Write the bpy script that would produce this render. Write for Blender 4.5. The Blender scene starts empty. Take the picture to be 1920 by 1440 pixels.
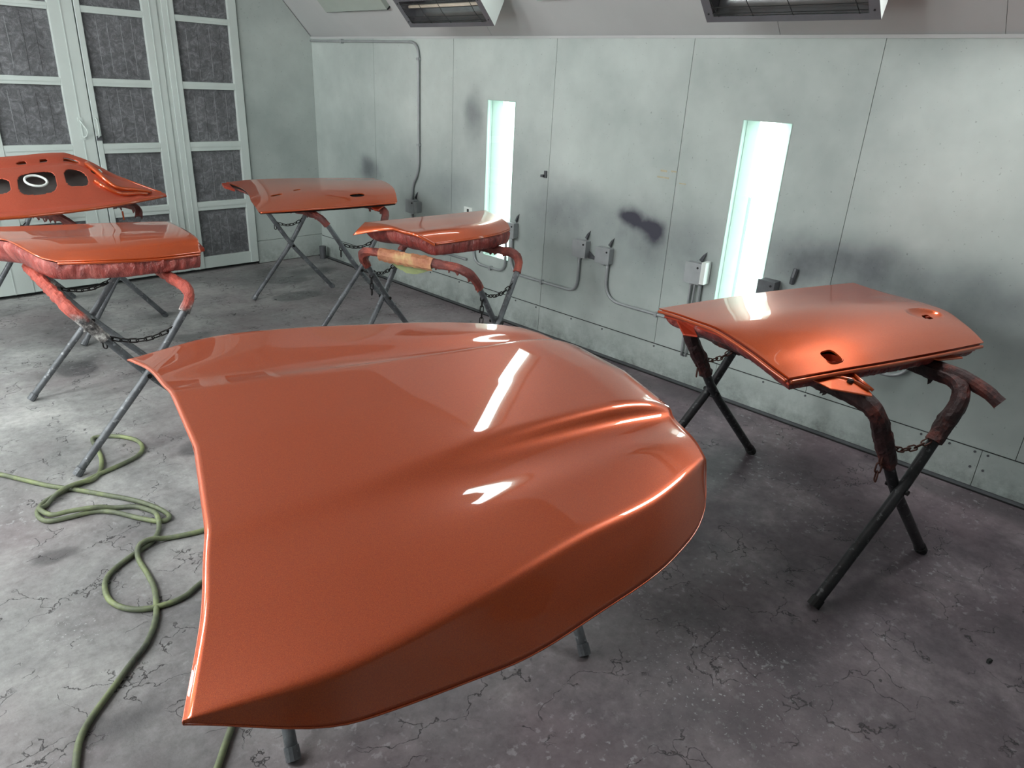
import bpy, bmesh, math, random
import numpy as np
from mathutils import Vector, Matrix, noise
random.seed(7)
C = bpy.context.scene.collection
SC = bpy.context.scene
D = bpy.data

# ------------------------------------------------------------------ camera
R = [[0.705076, -0.707454, 0.04876], [0.245944, 0.308451, 0.918896], [0.665116, 0.635898, -0.391476]]
r2 = Vector(R[0]).normalized(); fw = Vector(R[2]).normalized()
fw = (fw - r2*fw.dot(r2)).normalized(); up = r2.cross(fw)
cd = D.cameras.new('camera'); cam = D.objects.new('camera', cd); C.objects.link(cam)
cd.sensor_width = 36; cd.lens = 1333.437/1920*36; cd.clip_start = .02; cd.clip_end = 100
M = Matrix((r2, up, -fw)).transposed().to_4x4(); M.translation = Vector((0, 0, 1.85))
cam.matrix_world = M
SC.camera = cam
# ------------------------------------------------------------------ world, lamps, exposure
w = D.worlds.new('world'); SC.world = w; w.use_nodes = True
w.node_tree.nodes['Background'].inputs[0].default_value = (.8, .85, .85, 1)
w.node_tree.nodes['Background'].inputs[1].default_value = .3
SC.view_settings.view_transform = 'Standard'; SC.view_settings.look = 'None'
SC.view_settings.gamma = 1; SC.view_settings.use_curve_mapping = False
SC.view_settings.exposure = 0.62
TUBE = 6.5          # radiance of the lit tubes behind the wall panes
FILL = 15.0          # radiance of the added out-of-frame fill panes

# ------------------------------------------------------------------ materials
def newmat(name):
    m = D.materials.new(name); m.use_nodes = True
    nt = m.node_tree; b = nt.nodes['Principled BSDF']
    return m, nt, b
def lin(c):
    return tuple(((x/255)/12.92 if x/255 <= .04045 else ((x/255+.055)/1.055)**2.4) for x in c) + (1,)
def N(nt, t, **k):
    n = nt.nodes.new(t)
    for a, v in k.items():
        if isinstance(a, str) and a.startswith('i_'):
            n.inputs[a[2:].replace('_', ' ')].default_value = v
        else: setattr(n, a, v)
    return n
def L(nt, a, b): nt.links.new(a, b)
def coord(nt, scale=(1, 1, 1), world=False):
    if world: src = N(nt, 'ShaderNodeNewGeometry').outputs['Position']
    else: src = N(nt, 'ShaderNodeTexCoord').outputs['Object']
    mp = N(nt, 'ShaderNodeMapping'); mp.inputs['Scale'].default_value = scale
    L(nt, src, mp.inputs[0]); return mp.outputs[0]
def nz(nt, vec, scale, detail=4, rough=.6, dist=0):
    n = N(nt, 'ShaderNodeTexNoise'); n.inputs['Scale'].default_value = scale
    n.inputs['Detail'].default_value = detail; n.inputs['Roughness'].default_value = rough
    n.inputs['Distortion'].default_value = dist
    L(nt, vec, n.inputs['Vector']); return n.outputs['Fac']
def ramp(nt, fac, stops):
    r = N(nt, 'ShaderNodeValToRGB'); e = r.color_ramp.elements
    while len(e) < len(stops): e.new(.5)
    for i, (p, c) in enumerate(stops):
        e[i].position = p; e[i].color = c if len(c) == 4 else tuple(c)+(1,)
    L(nt, fac, r.inputs[0]); return r.outputs[0]
def mix(nt, fac, a, b, mode='MIX'):
    m = N(nt, 'ShaderNodeMix', data_type='RGBA', blend_type=mode)
    for s, v in ((0, fac), (6, a), (7, b)):
        if hasattr(v, 'is_output'): L(nt, v, m.inputs[s])
        else: m.inputs[s].default_value = v
    return m.outputs[2]
def mth(nt, op, a, b=0, clamp=False):
    m = N(nt, 'ShaderNodeMath', operation=op, use_clamp=clamp)
    for s, v in ((0, a), (1, b)):
        if hasattr(v, 'is_output'): L(nt, v, m.inputs[s])
        else: m.inputs[s].default_value = v
    return m.outputs[0]
def bump(nt, b, h, strength=.3, dist=.01):
    n = N(nt, 'ShaderNodeBump'); n.inputs['Strength'].default_value = strength
    n.inputs['Distance'].default_value = dist
    L(nt, h, n.inputs['Height']); L(nt, n.outputs[0], b.inputs['Normal'])
W1 = (1, 1, 1, 1); K0 = (0, 0, 0, 1)

def simple(name, col, rough=.5, metal=0, var=.15, scale=8, bmp=0, spec=.5):
    m, nt, b = newmat(name); v = coord(nt)
    f = nz(nt, v, scale, 5)
    c = lin(col); d = tuple(x*(1-var*1.6) for x in c[:3])+(1,); u = tuple(min(1, x*(1+var)) for x in c[:3])+(1,)
    L(nt, ramp(nt, f, [(.3, d), (.7, u)]), b.inputs['Base Color'])
    b.inputs['Roughness'].default_value = rough; b.inputs['Metallic'].default_value = metal
    b.inputs['Specular IOR Level'].default_value = spec
    if bmp: bump(nt, b, nz(nt, v, scale*4, 6), bmp, .004)
    return m

def blobs(nt, pos, specs, seed_scale=3.5):
    """soft stains: specs = (x, y, z, rx, ry, rz, strength); returns summed mask"""
    nn = N(nt, 'ShaderNodeTexNoise'); nn.inputs['Scale'].default_value = seed_scale; nn.inputs['Detail'].default_value = 4
    L(nt, pos, nn.inputs['Vector'])
    off = N(nt, 'ShaderNodeVectorMath', operation='MULTIPLY_ADD')
    L(nt, nn.outputs['Color'], off.inputs[0]); off.inputs[1].default_value = (.22,)*3; 
    add = N(nt, 'ShaderNodeVectorMath', operation='ADD'); L(nt, pos, add.inputs[0]); add.inputs[1].default_value = (-.11,)*3
    L(nt, add.outputs[0], off.inputs[2])
    tot = None
    for x, y, z, rx, ry, rz, s in specs:
        a = N(nt, 'ShaderNodeVectorMath', operation='SUBTRACT'); L(nt, off.outputs[0], a.inputs[0]); a.inputs[1].default_value = (x, y, z)
        d = N(nt, 'ShaderNodeVectorMath', operation='MULTIPLY'); L(nt, a.outputs[0], d.inputs[0]); d.inputs[1].default_value = (1/rx, 1/ry, 1/rz)
        l = N(nt, 'ShaderNodeVectorMath', operation='LENGTH'); L(nt, d.outputs[0], l.inputs[0])
        mr = N(nt, 'ShaderNodeMapRange', interpolation_type='SMOOTHERSTEP')
        L(nt, l.outputs['Value'], mr.inputs[0]); mr.inputs[1].default_value = 1; mr.inputs[2].default_value = 0
        mr.inputs[3].default_value = 0; mr.inputs[4].default_value = s
        tot = mr.outputs[0] if tot is None else mth(nt, 'ADD', tot, mr.outputs[0])
    return tot

def wall_mat():
    m, nt, b = newmat('booth_wall_paint'); p = coord(nt, world=True)
    base = ramp(nt, nz(nt, p, 1.1, 5), [(.3, lin((162, 172, 169))), (.7, lin((200, 209, 205)))])
    B = 9.0
    sp = [(4.07, 2.84, 1.03, B, .20, .12, .85), (4.07, 2.66, .99, B, .17, .15, .7), (4.07, 2.72, .97, B, .5, .34, .3), (4.07, 4.47, 1.6, B, .2, .34, .6), (4.07, 5.95, 1.0, B, .3, .24, .85),
          (4.07, 1.45, 1.0, B, .55, .3, .42), (4.07, 1.72, .95, B, .34, .3, .5), (4.07, 5.3, 1.05, B, .5, .5, .3), (4.07, 3.5, 1.0, B, .6, .35, .38),
          (4.07, 4.75, .95, B, .5, .3, .35), (4.07, 3.1, .9, B, 1.4, .5, .3), (4.07, 1.1, .95, B, .8, .36, .55), (4.07, 4.2, 1.2, B, 1.0, .6, .18),
          (4.07, 3.05, .55, B, .12, .35, .15), (4.07, .4, .9, B, .9, .42, .45), (4.07, 2.3, .9, B, .35, .45, .35)]
    # only on the right wall: fade with x
    geo = N(nt, 'ShaderNodeSeparateXYZ'); L(nt, p, geo.inputs[0])
    mr = N(nt, 'ShaderNodeMapRange'); L(nt, geo.outputs[0], mr.inputs[0]); mr.inputs[1].default_value = 3.98; mr.inputs[2].default_value = 4.02
    msk = mth(nt, 'MULTIPLY', blobs(nt, p, sp), mr.outputs[0])
    msk = mth(nt, 'MULTIPLY', msk, ramp(nt, nz(nt, p, 5, 5), [(.2, (.6,)*3), (.7, (1,)*3)]), True)
    c = mix(nt, msk, base, lin((62, 62, 74)))
    # grime on the lower wall
    mg = N(nt, 'ShaderNodeMapRange'); L(nt, geo.outputs[2], mg.inputs[0]); mg.inputs[1].default_value = .24; mg.inputs[2].default_value = .0
    gr = mth(nt, 'MULTIPLY', mg.outputs[0], ramp(nt, nz(nt, p, 7, 7, .75), [(.35, K0), (.7, W1)]), True)
    c = mix(nt, mth(nt, 'MULTIPLY', gr, .8), c, lin((84, 88, 82)))
    mk = ramp(nt, nz(nt, p, 70, 2, .5), [(.0, (.3,)*3), (.24, (.35,)*3), (.30, W1)])
    c = mix(nt, .55, c, mk, 'MULTIPLY')
    L(nt, c, b.inputs['Base Color']); b.inputs['Roughness'].default_value = .48
    b.inputs['Specular IOR Level'].default_value = .35
    bump(nt, b, nz(nt, p, 90, 4), .12, .002)
    return m

def floor_mat():
    m, nt, b = newmat('oversprayed_concrete'); p = coord(nt, world=True)
    g = ramp(nt, nz(nt, p, 1.3, 8, .62, .4), [(.30, lin((96, 97, 98))), (.5, lin((144, 145, 144))), (.70, lin((186, 187, 184)))])
    sx = N(nt, 'ShaderNodeSeparateXYZ'); L(nt, p, sx.inputs[0])
    # purple overspray drifts over the right and near part of the floor
    q = mth(nt, 'ADD', mth(nt, 'MULTIPLY', sx.outputs[0], .42), mth(nt, 'MULTIPLY', sx.outputs[1], -.30))
    q = mth(nt, 'ADD', q, mth(nt, 'MULTIPLY', nz(nt, p, .8, 4), 1.1))
    mr = N(nt, 'ShaderNodeMapRange'); L(nt, q, mr.inputs[0]); mr.inputs[1].default_value = -.35; mr.inputs[2].default_value = 1.25
    pur = ramp(nt, nz(nt, p, 2.2, 7, .65), [(.34, lin((74, 66, 72))), (.5, lin((98, 88, 94))), (.68, lin((134, 124, 128)))])
    c = mix(nt, mr.outputs[0], g, pur)
    c = mix(nt, .8, c, ramp(nt, nz(nt, p, 22, 8, .75), [(.3, (.62,)*3), (.5, (1,)*3), (.72, (1.32, 1.32, 1.34))]), 'MULTIPLY')
    pk = ramp(nt, nz(nt, p, .9, 3), [(.45, K0), (.65, W1)])
    c = mix(nt, mth(nt, 'MULTIPLY', pk, .28), c, lin((140, 118, 124)))
    # wet / dark patches
    sp = [(3.07, 5.62, 0, .36, .22, 9, 1.0), (3.25, 6.12, 0, .30, .20, 9, .9), (1.09, 4.95, 0, .2, .26, 9, .75), (1.23, 3.45, 0, .2, .16, 9, .5), (.42, 2.9, 0, .16, .11, 9, .5),
          (1.9, 5.1, 0, .35, .2, 9, .45), (1.95, 5.75, 0, .25, .12, 9, .5), (1.1, 1.7, 0, .5, .35, 9, .45), (.35, 1.9, 0, .35, .2, 9, .4), (3.6, 6.3, 0, .5, .3, 9, .55),
          (3.9, 2.2, 0, .3, 2.2, 9, .35), (3.95, .3, 0, .3, 1.2, 9, .35)]
    wet = blobs(nt, p, sp, 2.2)
    wet = mth(nt, 'MULTIPLY', ramp(nt, wet, [(.22, K0), (.42, W1)]), .62)
    c = mix(nt, wet, c, lin((70, 70, 72)))
    # pale flakes and specks
    fl = mth(nt, 'MULTIPLY', ramp(nt, nz(nt, p, 30, 5, .6), [(.58, K0), (.64, W1)]), ramp(nt, nz(nt, p, 1.7, 4), [(.46, K0), (.64, W1)]))
    fl2 = mth(nt, 'MULTIPLY', ramp(nt, nz(nt, p, 75, 3, .5), [(.63, K0), (.68, W1)]), blobs(nt, p, [(.35, 2.4, 0, .18, .18, 9, 1), (.05, 1.75, 0, .3, .35, 9, 1), (1.88, .72, 0, .5, .5, 9, .9), (2.0, 1.2, 0, .16, .12, 9, 1)], 3))
    fl = mth(nt, 'ADD', mth(nt, 'MULTIPLY', fl, .55), fl2, True)
    c = mix(nt, fl, c, lin((176, 176, 178)))
    # cracks
    vo = N(nt, 'ShaderNodeTexVoronoi', feature='DISTANCE_TO_EDGE'); vo.inputs['Scale'].default_value = 4.2
    wv = N(nt, 'ShaderNodeTexNoise'); wv.inputs['Scale'].default_value = 7; wv.inputs['Detail'].default_value = 5; L(nt, p, wv.inputs['Vector'])
    ad = N(nt, 'ShaderNodeVectorMath', operation='MULTIPLY_ADD'); L(nt, wv.outputs['Color'], ad.inputs[0]); ad.inputs[1].default_value = (.35,)*3; L(nt, p, ad.inputs[2])
    L(nt, ad.outputs[0], vo.inputs['Vector'])
    cr = ramp(nt, vo.outputs['Distance'], [(0, W1), (.006, W1), (.013, K0)])
    cr = mth(nt, 'MULTIPLY', cr, ramp(nt, nz(nt, p, 4.3, 3), [(.49, K0), (.54, W1)]))
    c = mix(nt, mth(nt, 'MULTIPLY', cr, .85), c, lin((40, 38, 40)))
    L(nt, c, b.inputs['Base Color'])
    ro = mth(nt, 'SUBTRACT', ramp(nt, nz(nt, p, 3, 6), [(.3, (.42,)*3), (.7, (.62,)*3)]), mth(nt, 'MULTIPLY', wet, .3))
    L(nt, ro, b.inputs['Roughness']); b.inputs['Specular IOR Level'].default_value = .4
    h = mth(nt, 'ADD', mth(nt, 'ADD', nz(nt, p, 14, 8, .6), mth(nt, 'MULTIPLY', fl, .25)), mth(nt, 'MULTIPLY', cr, -1.2))
    bump(nt, b, h, .35, .01)
    return m

def paint_mat(name='orange_metallic_paint', rough=.36, coat=1.0, base=(196, 80, 22), dark=(172, 56, 18)):
    m, nt, b = newmat(name); p = coord(nt)
    vo = N(nt, 'ShaderNodeTexVoronoi'); vo.inputs['Scale'].default_value = 1600; L(nt, p, vo.inputs['Vector'])
    sp = N(nt, 'ShaderNodeSeparateColor'); L(nt, vo.outputs['Color'], sp.inputs[0])
    c = ramp(nt, sp.outputs[0], [(0, lin(dark)), (.5, lin(base)), (1, lin((min(255, base[0]+18), base[1]+14, base[2]+8)))])
    L(nt, c, b.inputs['Base Color'])
    b.inputs['Metallic'].default_value = .55; b.inputs['Roughness'].default_value = rough
    b.inputs['Coat Weight'].default_value = coat; b.inputs['Coat Roughness'].default_value = .012; b.inputs['Coat IOR'].default_value = 1.68
    return m

def pipe_mat(name, dark, light, splat=.6):
    m, nt, b = newmat(name); p = coord(nt)
    c = ramp(nt, nz(nt, p, 9, 6, .7), [(.3, lin(dark)), (.7, lin(light))])
    s = ramp(nt, nz(nt, p, 42, 5, .6), [(.60, K0), (.66, W1)])
    c = mix(nt, mth(nt, 'MULTIPLY', s, splat), c, lin((168, 172, 174)))
    L(nt, c, b.inputs['Base Color']); b.inputs['Roughness'].default_value = .42; b.inputs['Metallic'].default_value = .25
    bump(nt, b, nz(nt, p, 60, 5), .35, .003)
    return m

def tape_mat(name, a, b_, c_):
    m, nt, b = newmat(name); p = coord(nt)
    c = ramp(nt, nz(nt, p, 6, 6, .7), [(.30, lin(a)), (.52, lin(b_)), (.75, lin(c_))])
    L(nt, c, b.inputs['Base Color']); b.inputs['Roughness'].default_value = .55
    bump(nt, b, nz(nt, p, 38, 6, .7), .7, .01)
    return m

def tape_two(name):
    m, nt, b = newmat(name); p = coord(nt, world=True); sx = N(nt, 'ShaderNodeSeparateXYZ'); L(nt, p, sx.inputs[0])
    red = ramp(nt, nz(nt, p, 9, 6, .7), [(.3, lin((120, 48, 42))), (.7, lin((214, 100, 82)))])
    gry = ramp(nt, nz(nt, p, 26, 6, .7), [(.38, lin((52, 50, 52))), (.5, lin((120, 116, 114))), (.62, lin((206, 204, 200)))])
    h = mth(nt, 'ADD', sx.outputs[2], mth(nt, 'MULTIPLY', nz(nt, p, 12, 4), .10))
    c = mix(nt, ramp(nt, h, [(.80, W1), (.83, K0)]), red, gry)
    L(nt, c, b.inputs['Base Color']); b.inputs['Roughness'].default_value = .5
    bump(nt, b, nz(nt, p, 38, 6, .7), .8, .012); return m
def film_mat(name='masking_film_overspray', a=(92, 36, 36), b_=(150, 62, 56), c_=(214, 136, 124)):
    m, nt, b = newmat(name); p = coord(nt, (1, 1, .45))
    c = ramp(nt, nz(nt, p, 5.5, 7, .68, 2.0), [(.3, lin(a)), (.55, lin(b_)), (.78, lin(c_))])
    L(nt, c, b.inputs['Base Color']); b.inputs['Roughness'].default_value = .2
    b.inputs['Specular IOR Level'].default_value = .7
    bump(nt, b, nz(nt, p, 26, 5, .65, 2.6), .8, .014)
    return m

def filter_mat():
    m, nt, b = newmat('grey_filter_fleece'); p = coord(nt, world=True)
    f = nz(nt, p, 17, 10, .8, 1.0)
    c = ramp(nt, f, [(.25, lin((80, 80, 82))), (.5, lin((120, 121, 124))), (.75, lin((176, 178, 182)))])
    g = ramp(nt, nz(nt, p, 3, 3), [(.3, (.85,)*3), (.7, (1.1,)*3)])
    c = mix(nt, 1, c, g, 'MULTIPLY')
    L(nt, c, b.inputs['Base Color']); b.inputs['Roughness'].default_value = .95; b.inputs['Specular IOR Level'].default_value = .1
    bump(nt, b, nz(nt, p, 60, 8, .8, .6), .8, .01)
    return m

def emis(name, col, s):
    m, nt, b = newmat(name); nt.nodes.remove(b)
    e = N(nt, 'ShaderNodeEmission'); e.inputs[0].default_value = col; e.inputs[1].default_value = s
    L(nt, e.outputs[0], nt.nodes['Material Output'].inputs[0]); return m
def glass_mat():
    m, nt, b = newmat('clear_pane'); nt.nodes.remove(b)
    t = N(nt, 'ShaderNodeBsdfTransparent'); t.inputs[0].default_value = (.93, .98, .96, 1)
    g = N(nt, 'ShaderNodeBsdfGlossy'); g.inputs['Roughness'].default_value = .02
    mx = N(nt, 'ShaderNodeMixShader'); mx.inputs[0].default_value = .05
    L(nt, t.outputs[0], mx.inputs[1]); L(nt, g.outputs[0], mx.inputs[2])
    L(nt, mx.outputs[0], nt.nodes['Material Output'].inputs[0]); return m

def hose_mat():
    m, nt, b = newmat('green_rubber_hose'); p = coord(nt, world=True)
    c = ramp(nt, nz(nt, p, 3.5, 7, .7), [(.32, lin((66, 70, 64))), (.5, lin((104, 112, 88))), (.68, lin((142, 154, 104)))])
    L(nt, c, b.inputs['Base Color']); b.inputs['Roughness'].default_value = .55
    bump(nt, b, nz(nt, p, 80, 4), .3, .003); return m

MT = {}
MT['wall'] = wall_mat(); MT['floor'] = floor_mat(); MT['paint'] = paint_mat()
MT['inner'] = paint_mat('orange_paint_inner', .45, .35, (178, 56, 26), (140, 38, 22))
MT['overspray_pink'] = paint_mat('thin_orange_inner_paint', .5, .3, (205, 98, 74), (176, 72, 54))
MT['ceil'] = simple('slope_paint', (188, 190, 190), .5, 0, .05, 1.2)
MT['door'] = simple('door_white_paint', (206, 216, 212), .45, 0, .05, 2.0, .05)
MT['niche'] = simple('niche_white_paint', (160, 178, 170), .5, 0, .03, 3)
MT['white'] = simple('white_enamel', (226, 232, 228), .35, 0, .03, 3)
MT['filter'] = filter_mat(); MT['film'] = film_mat()
MT['filmpink'] = film_mat('pink_masking_film', (112, 46, 44), (176, 84, 76), (226, 158, 146))
MT['pipe'] = pipe_mat('grey_steel_pipe', (72, 74, 78), (120, 124, 128))
MT['pipedark'] = pipe_mat('dark_steel_pipe', (30, 29, 32), (58, 58, 60), .25)
MT['tape'] = tape_mat('oversprayed_tape', (52, 34, 36), (120, 58, 52), (188, 92, 72))
MT['tapedark'] = tape_mat('dark_oversprayed_tape', (26, 20, 22), (62, 32, 32), (150, 68, 50))
MT['tapegrey'] = tape_two('grey_red_tape')
MT['paper'] = tape_mat('orange_kraft_paper', (150, 84, 60), (200, 140, 104), (206, 190, 130))
MT['greenpaper'] = simple('green_masking_paper', (158, 168, 118), .7, 0, .12, 12, .3)
MT['chain'] = simple('dark_chain_steel', (44, 42, 42), .4, .7, .2, 30)
MT['rust'] = simple('rusty_chain_steel', (84, 52, 44), .6, .5, .25, 30)
MT['black'] = simple('black_rubber', (20, 20, 21), .7, 0, .1, 20)
MT['gap'] = simple('dark_joint', (44, 46, 46), .9, 0, .1, 5)
MT['galv'] = simple('painted_galvanised', (166, 170, 172), .4, .3, .08, 12)
MT['galvdark'] = simple('dusty_dark_metal', (92, 94, 98), .5, .3, .15, 12)
MT['heater'] = simple('heater_grey_metal', (120, 120, 126), .4, .4, .1, 6)
MT['reflector'] = simple('brushed_reflector', (160, 162, 164), .22, .85, .1, 6)
MT['quartz'] = simple('cream_quartz_tube', (226, 214, 196), .3, 0, .03, 6)
MT['tube'] = emis('lit_tube', (.93, 1, 1, 1), TUBE); MT['ceillight'] = emis('lit_ceiling_pane', (.97, 1, .99, 1), FILL)  # second glow serves only the added unseen fill panes
MT['glass'] = glass_mat(); MT['hose'] = hose_mat(); MT['dark'] = simple('dark_cavity', (30, 14, 10), .7, 0, .2, 20)
MT['primer'] = simple('grey_primer', (104, 100, 98), .6, 0, .15, 6)
MT['panelgreen'] = simple('greenish_cover_panel', (168, 178, 170), .35, 0, .04, 4)
MT['stain'] = simple('yellow_tape_residue', (186, 178, 150), .6, 0, .1, 30)

# ------------------------------------------------------------------ object helpers
ORG = {}
def thing(name, label, cat, loc=(0, 0, 0), group=None):
    o = D.objects.new(name, None); o.empty_display_size = .1; C.objects.link(o); o.location = loc
    ORG[o.name] = Vector(loc); o['label'] = label; o['category'] = cat
    if group: o['group'] = group
    return o
def struct_empty(name, loc=(0, 0, 0)):
    o = D.objects.new(name, None); C.objects.link(o); o.location = loc; ORG[o.name] = Vector(loc); o['kind'] = 'structure'; return o
def obj(name, V, F, mat, parent=None, smooth=False, loc=None, label=None, kind=None):
    org = ORG[parent.name] if parent else Vector(loc or (0, 0, 0))
    me = D.meshes.new(name); me.from_pydata([tuple(Vector(v)-org) for v in V], [], F)
    me.materials.append(mat if not isinstance(mat, str) else MT[mat])
    if smooth: me.polygons.foreach_set('use_smooth', [True]*len(me.polygons))
    me.update()
    o = D.objects.new(name, me); C.objects.link(o)
    if parent: o.parent = parent
    else: o.location = org
    ORG[o.name] = org
    if label: o['label'] = label
    if kind: o['kind'] = kind
    return o
def tag(o, label, cat, group=None):
    o['label'] = label; o['category'] = cat
    if group: o['group'] = group
    return o
class MB:
    def __init__(s): s.V = []; s.F = []
    def add(s, V, F):
        n = len(s.V); s.V += [tuple(v) for v in V]; s.F += [tuple(i+n for i in f) for f in F]; return s
    def box(s, x0, x1, y0, y1, z0, z1):
        V = [(x, y, z) for x in (x0, x1) for y in (y0, y1) for z in (z0, z1)]
        return s.add(V, [(0, 1, 3, 2), (4, 6, 7, 5), (0, 4, 5, 1), (2, 3, 7, 6), (0, 2, 6, 4), (1, 5, 7, 3)])
    def obox(s, c, ax, h):
        """oriented box: centre, three unit axes, three half sizes"""
        c = Vector(c); V = []
        for i in (-1, 1):
            for j in (-1, 1):
                for k in (-1, 1): V.append(c + Vector(ax[0])*h[0]*i + Vector(ax[1])*h[1]*j + Vector(ax[2])*h[2]*k)
        return s.add(V, [(0, 1, 3, 2), (4, 6, 7, 5), (0, 4, 5, 1), (2, 3, 7, 6), (0, 2, 6, 4), (1, 5, 7, 3)])
    def tube(s, P, r, seg=10, closed=False, rfn=None, cap=True):
        P = [Vector(p) for p in P]; n = len(P); rings = []
        T = []
        for i in range(n):
            a = P[(i-1) % n] if (closed or i > 0) else P[0]; b = P[(i+1) % n] if (closed or i < n-1) else P[-1]
            T.append((b-a).normalized())
        up_ = Vector((0, 0, 1)) if abs(T[0].z) < .9 else Vector((1, 0, 0))
        nrm = (up_ - T[0]*up_.dot(T[0])).normalized()
        base = len(s.V)
        for i in range(n):
            nrm = (nrm - T[i]*nrm.dot(T[i])).normalized(); bn = T[i].cross(nrm)
            for k in range(seg):
                a = 2*math.pi*k/seg; rr = r(i/(n-1)) if callable(r) else r
                if rfn: rr *= rfn(i, k)
                s.V.append(tuple(P[i] + (nrm*math.cos(a)+bn*math.sin(a))*rr))
        m = n if closed else n-1
        for i in range(m):
            for k in range(seg):
                a = base+i*seg+k; b = base+i*seg+(k+1) % seg
                c = base+((i+1) % n)*seg+(k+1) % seg; d = base+((i+1) % n)*seg+k
                s.F.append((a, b, c, d))
        if not closed and cap:
            s.F.append(tuple(base+k for k in range(seg))[::-1]); s.F.append(tuple(base+(n-1)*seg+k for k in range(seg)))
        return s
    def cyl(s, a, b, r, seg=12): return s.tube([a, b], r, seg)
    def obj(s, name, mat, parent=None, **k): return obj(name, s.V, s.F, mat, parent, **k)
def bevel(o, wdt=.004, seg=2, ang=35):
    m = o.modifiers.new('bevel', 'BEVEL'); m.width = wdt; m.segments = seg; m.limit_method = 'ANGLE'; m.angle_limit = math.radians(ang)
    return o
def cat(P, n):
    """Catmull-Rom through points P (list of tuples), n samples, chord parameterised"""
    P = np.array(P, float); k = len(P)
    if k == 2: return np.array([P[0]+(P[1]-P[0])*t for t in np.linspace(0, 1, n)])
    E = np.vstack([2*P[0]-P[1], P, 2*P[-1]-P[-2]])
    d = np.r_[0, np.cumsum(np.linalg.norm(np.diff(P, axis=0), axis=1))]; d /= d[-1]
    out = []
    for t in np.linspace(0, 1, n):
        i = min(k-2, max(0, int(np.searchsorted(d, t, 'right'))-1)); u = (t-d[i])/(d[i+1]-d[i]+1e-12)
        a, b, c, e = E[i], E[i+1], E[i+2], E[i+3]
        out.append(.5*((2*b)+(c-a)*u+(2*a-5*b+4*c-e)*u*u+(3*b-a-3*c+e)*u**3))
    return np.array(out)
def hermite(xk, yk, x):
    """monotone-ish cubic through knots (xk,yk) with finite-difference slopes"""
    xk = np.array(xk, float); yk = np.array(yk, float); d = np.diff(yk)/np.diff(xk)
    m = np.r_[d[0], (d[1:]+d[:-1])/2, d[-1]]
    for i in range(1, len(d)):
        if d[i-1]*d[i] <= 0: m[i] = 0
    x = np.clip(x, xk[0], xk[-1]); i = np.clip(np.searchsorted(xk, x, 'right')-1, 0, len(xk)-2)
    h = xk[i+1]-xk[i]; t = (x-xk[i])/h
    return (1+2*t)*(1-t)**2*yk[i]+t*(1-t)**2*h*m[i]+t*t*(3-2*t)*yk[i+1]+t*t*(t-1)*h*m[i+1]
def gridmesh(P):
    n, m = P.shape[:2]; V = [tuple(p) for p in P.reshape(-1, 3)]
    F = [(i*m+j, (i+1)*m+j, (i+1)*m+j+1, i*m+j+1) for i in range(n-1) for j in range(m-1)]
    return V, F
def fillet(P, rs, seg=8):
    """round the inner corners of polyline P with radii rs"""
    P = [Vector(p) for p in P]; out = [P[0]]
    for i in range(1, len(P)-1):
        a = (P[i-1]-P[i]).normalized(); b = (P[i+1]-P[i]).normalized(); r = rs[i-1] if isinstance(rs, (list, tuple)) else rs
        p0 = P[i]+a*r; p1 = P[i]+b*r
        for k in range(seg+1):
            t = k/seg; out.append(p0*(1-t)**2+P[i]*2*t*(1-t)+p1*t*t)
    out.append(P[-1]); return out
def resample(P, step):
    out = [P[0]]
    for a, b in zip(P, P[1:]):
        n = max(1, int((b-a).length/step))
        for k in range(1, n+1): out.append(a.lerp(b, k/n))
    return out

# ================================================================== ROOM
XR, YB, XL, YF = 4.075, 6.863, -1.35, -3.0
ZS = 2.15; SL = 1.04; ZC = 3.05
XS = XR-(ZC-ZS)/SL
floor = MB().box(XL-.1, XR+.25, YF-.1, YB+.2, -.12, 0).obj('floor', 'floor', kind='structure')
wr = struct_empty('wall_right', (XR, 2, 0))
NICHES = [(1.85, 2.15), (4.01, 4.315)]; NZ = (.5, 1.71)
edges = [-3.0, -1.81, -.72, .365, 1.455, 2.545, 3.635, 4.73, 5.82, YB]
for y0, y1 in zip(edges, edges[1:]):
    a, b = y0+.0015, y1-.0015; m = MB(); hole = [n for n in NICHES if n[0] > a and n[1] < b]
    X0, X1 = XR, XR+.03
    if hole:
        h = hole[0]
        m.box(X0, X1, a, h[0], .218, ZS); m.box(X0, X1, h[1], b, .218, ZS)
        m.box(X0, X1, h[0], h[1], .218, NZ[0]); m.box(X0, X1, h[0], h[1], NZ[1], ZS)
    else: m.box(X0, X1, a, b, .218, ZS)
    m.obj('wall_panel', 'wall', wr)
m = MB()
for y0, y1 in zip([YF]+[v for n in NICHES for v in n], [v for n in NICHES for v in n]+[YB]): 
    pass
m.box(XR+.02, XR+.05, YF, NICHES[0][0]-.02, 0, ZS); m.box(XR+.02, XR+.05, NICHES[0][1]+.02, NICHES[1][0]-.02, 0, ZS); m.box(XR+.02, XR+.05, NICHES[1][1]+.02, YB, 0, ZS)
m.obj('backing', 'gap', wr)
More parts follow.
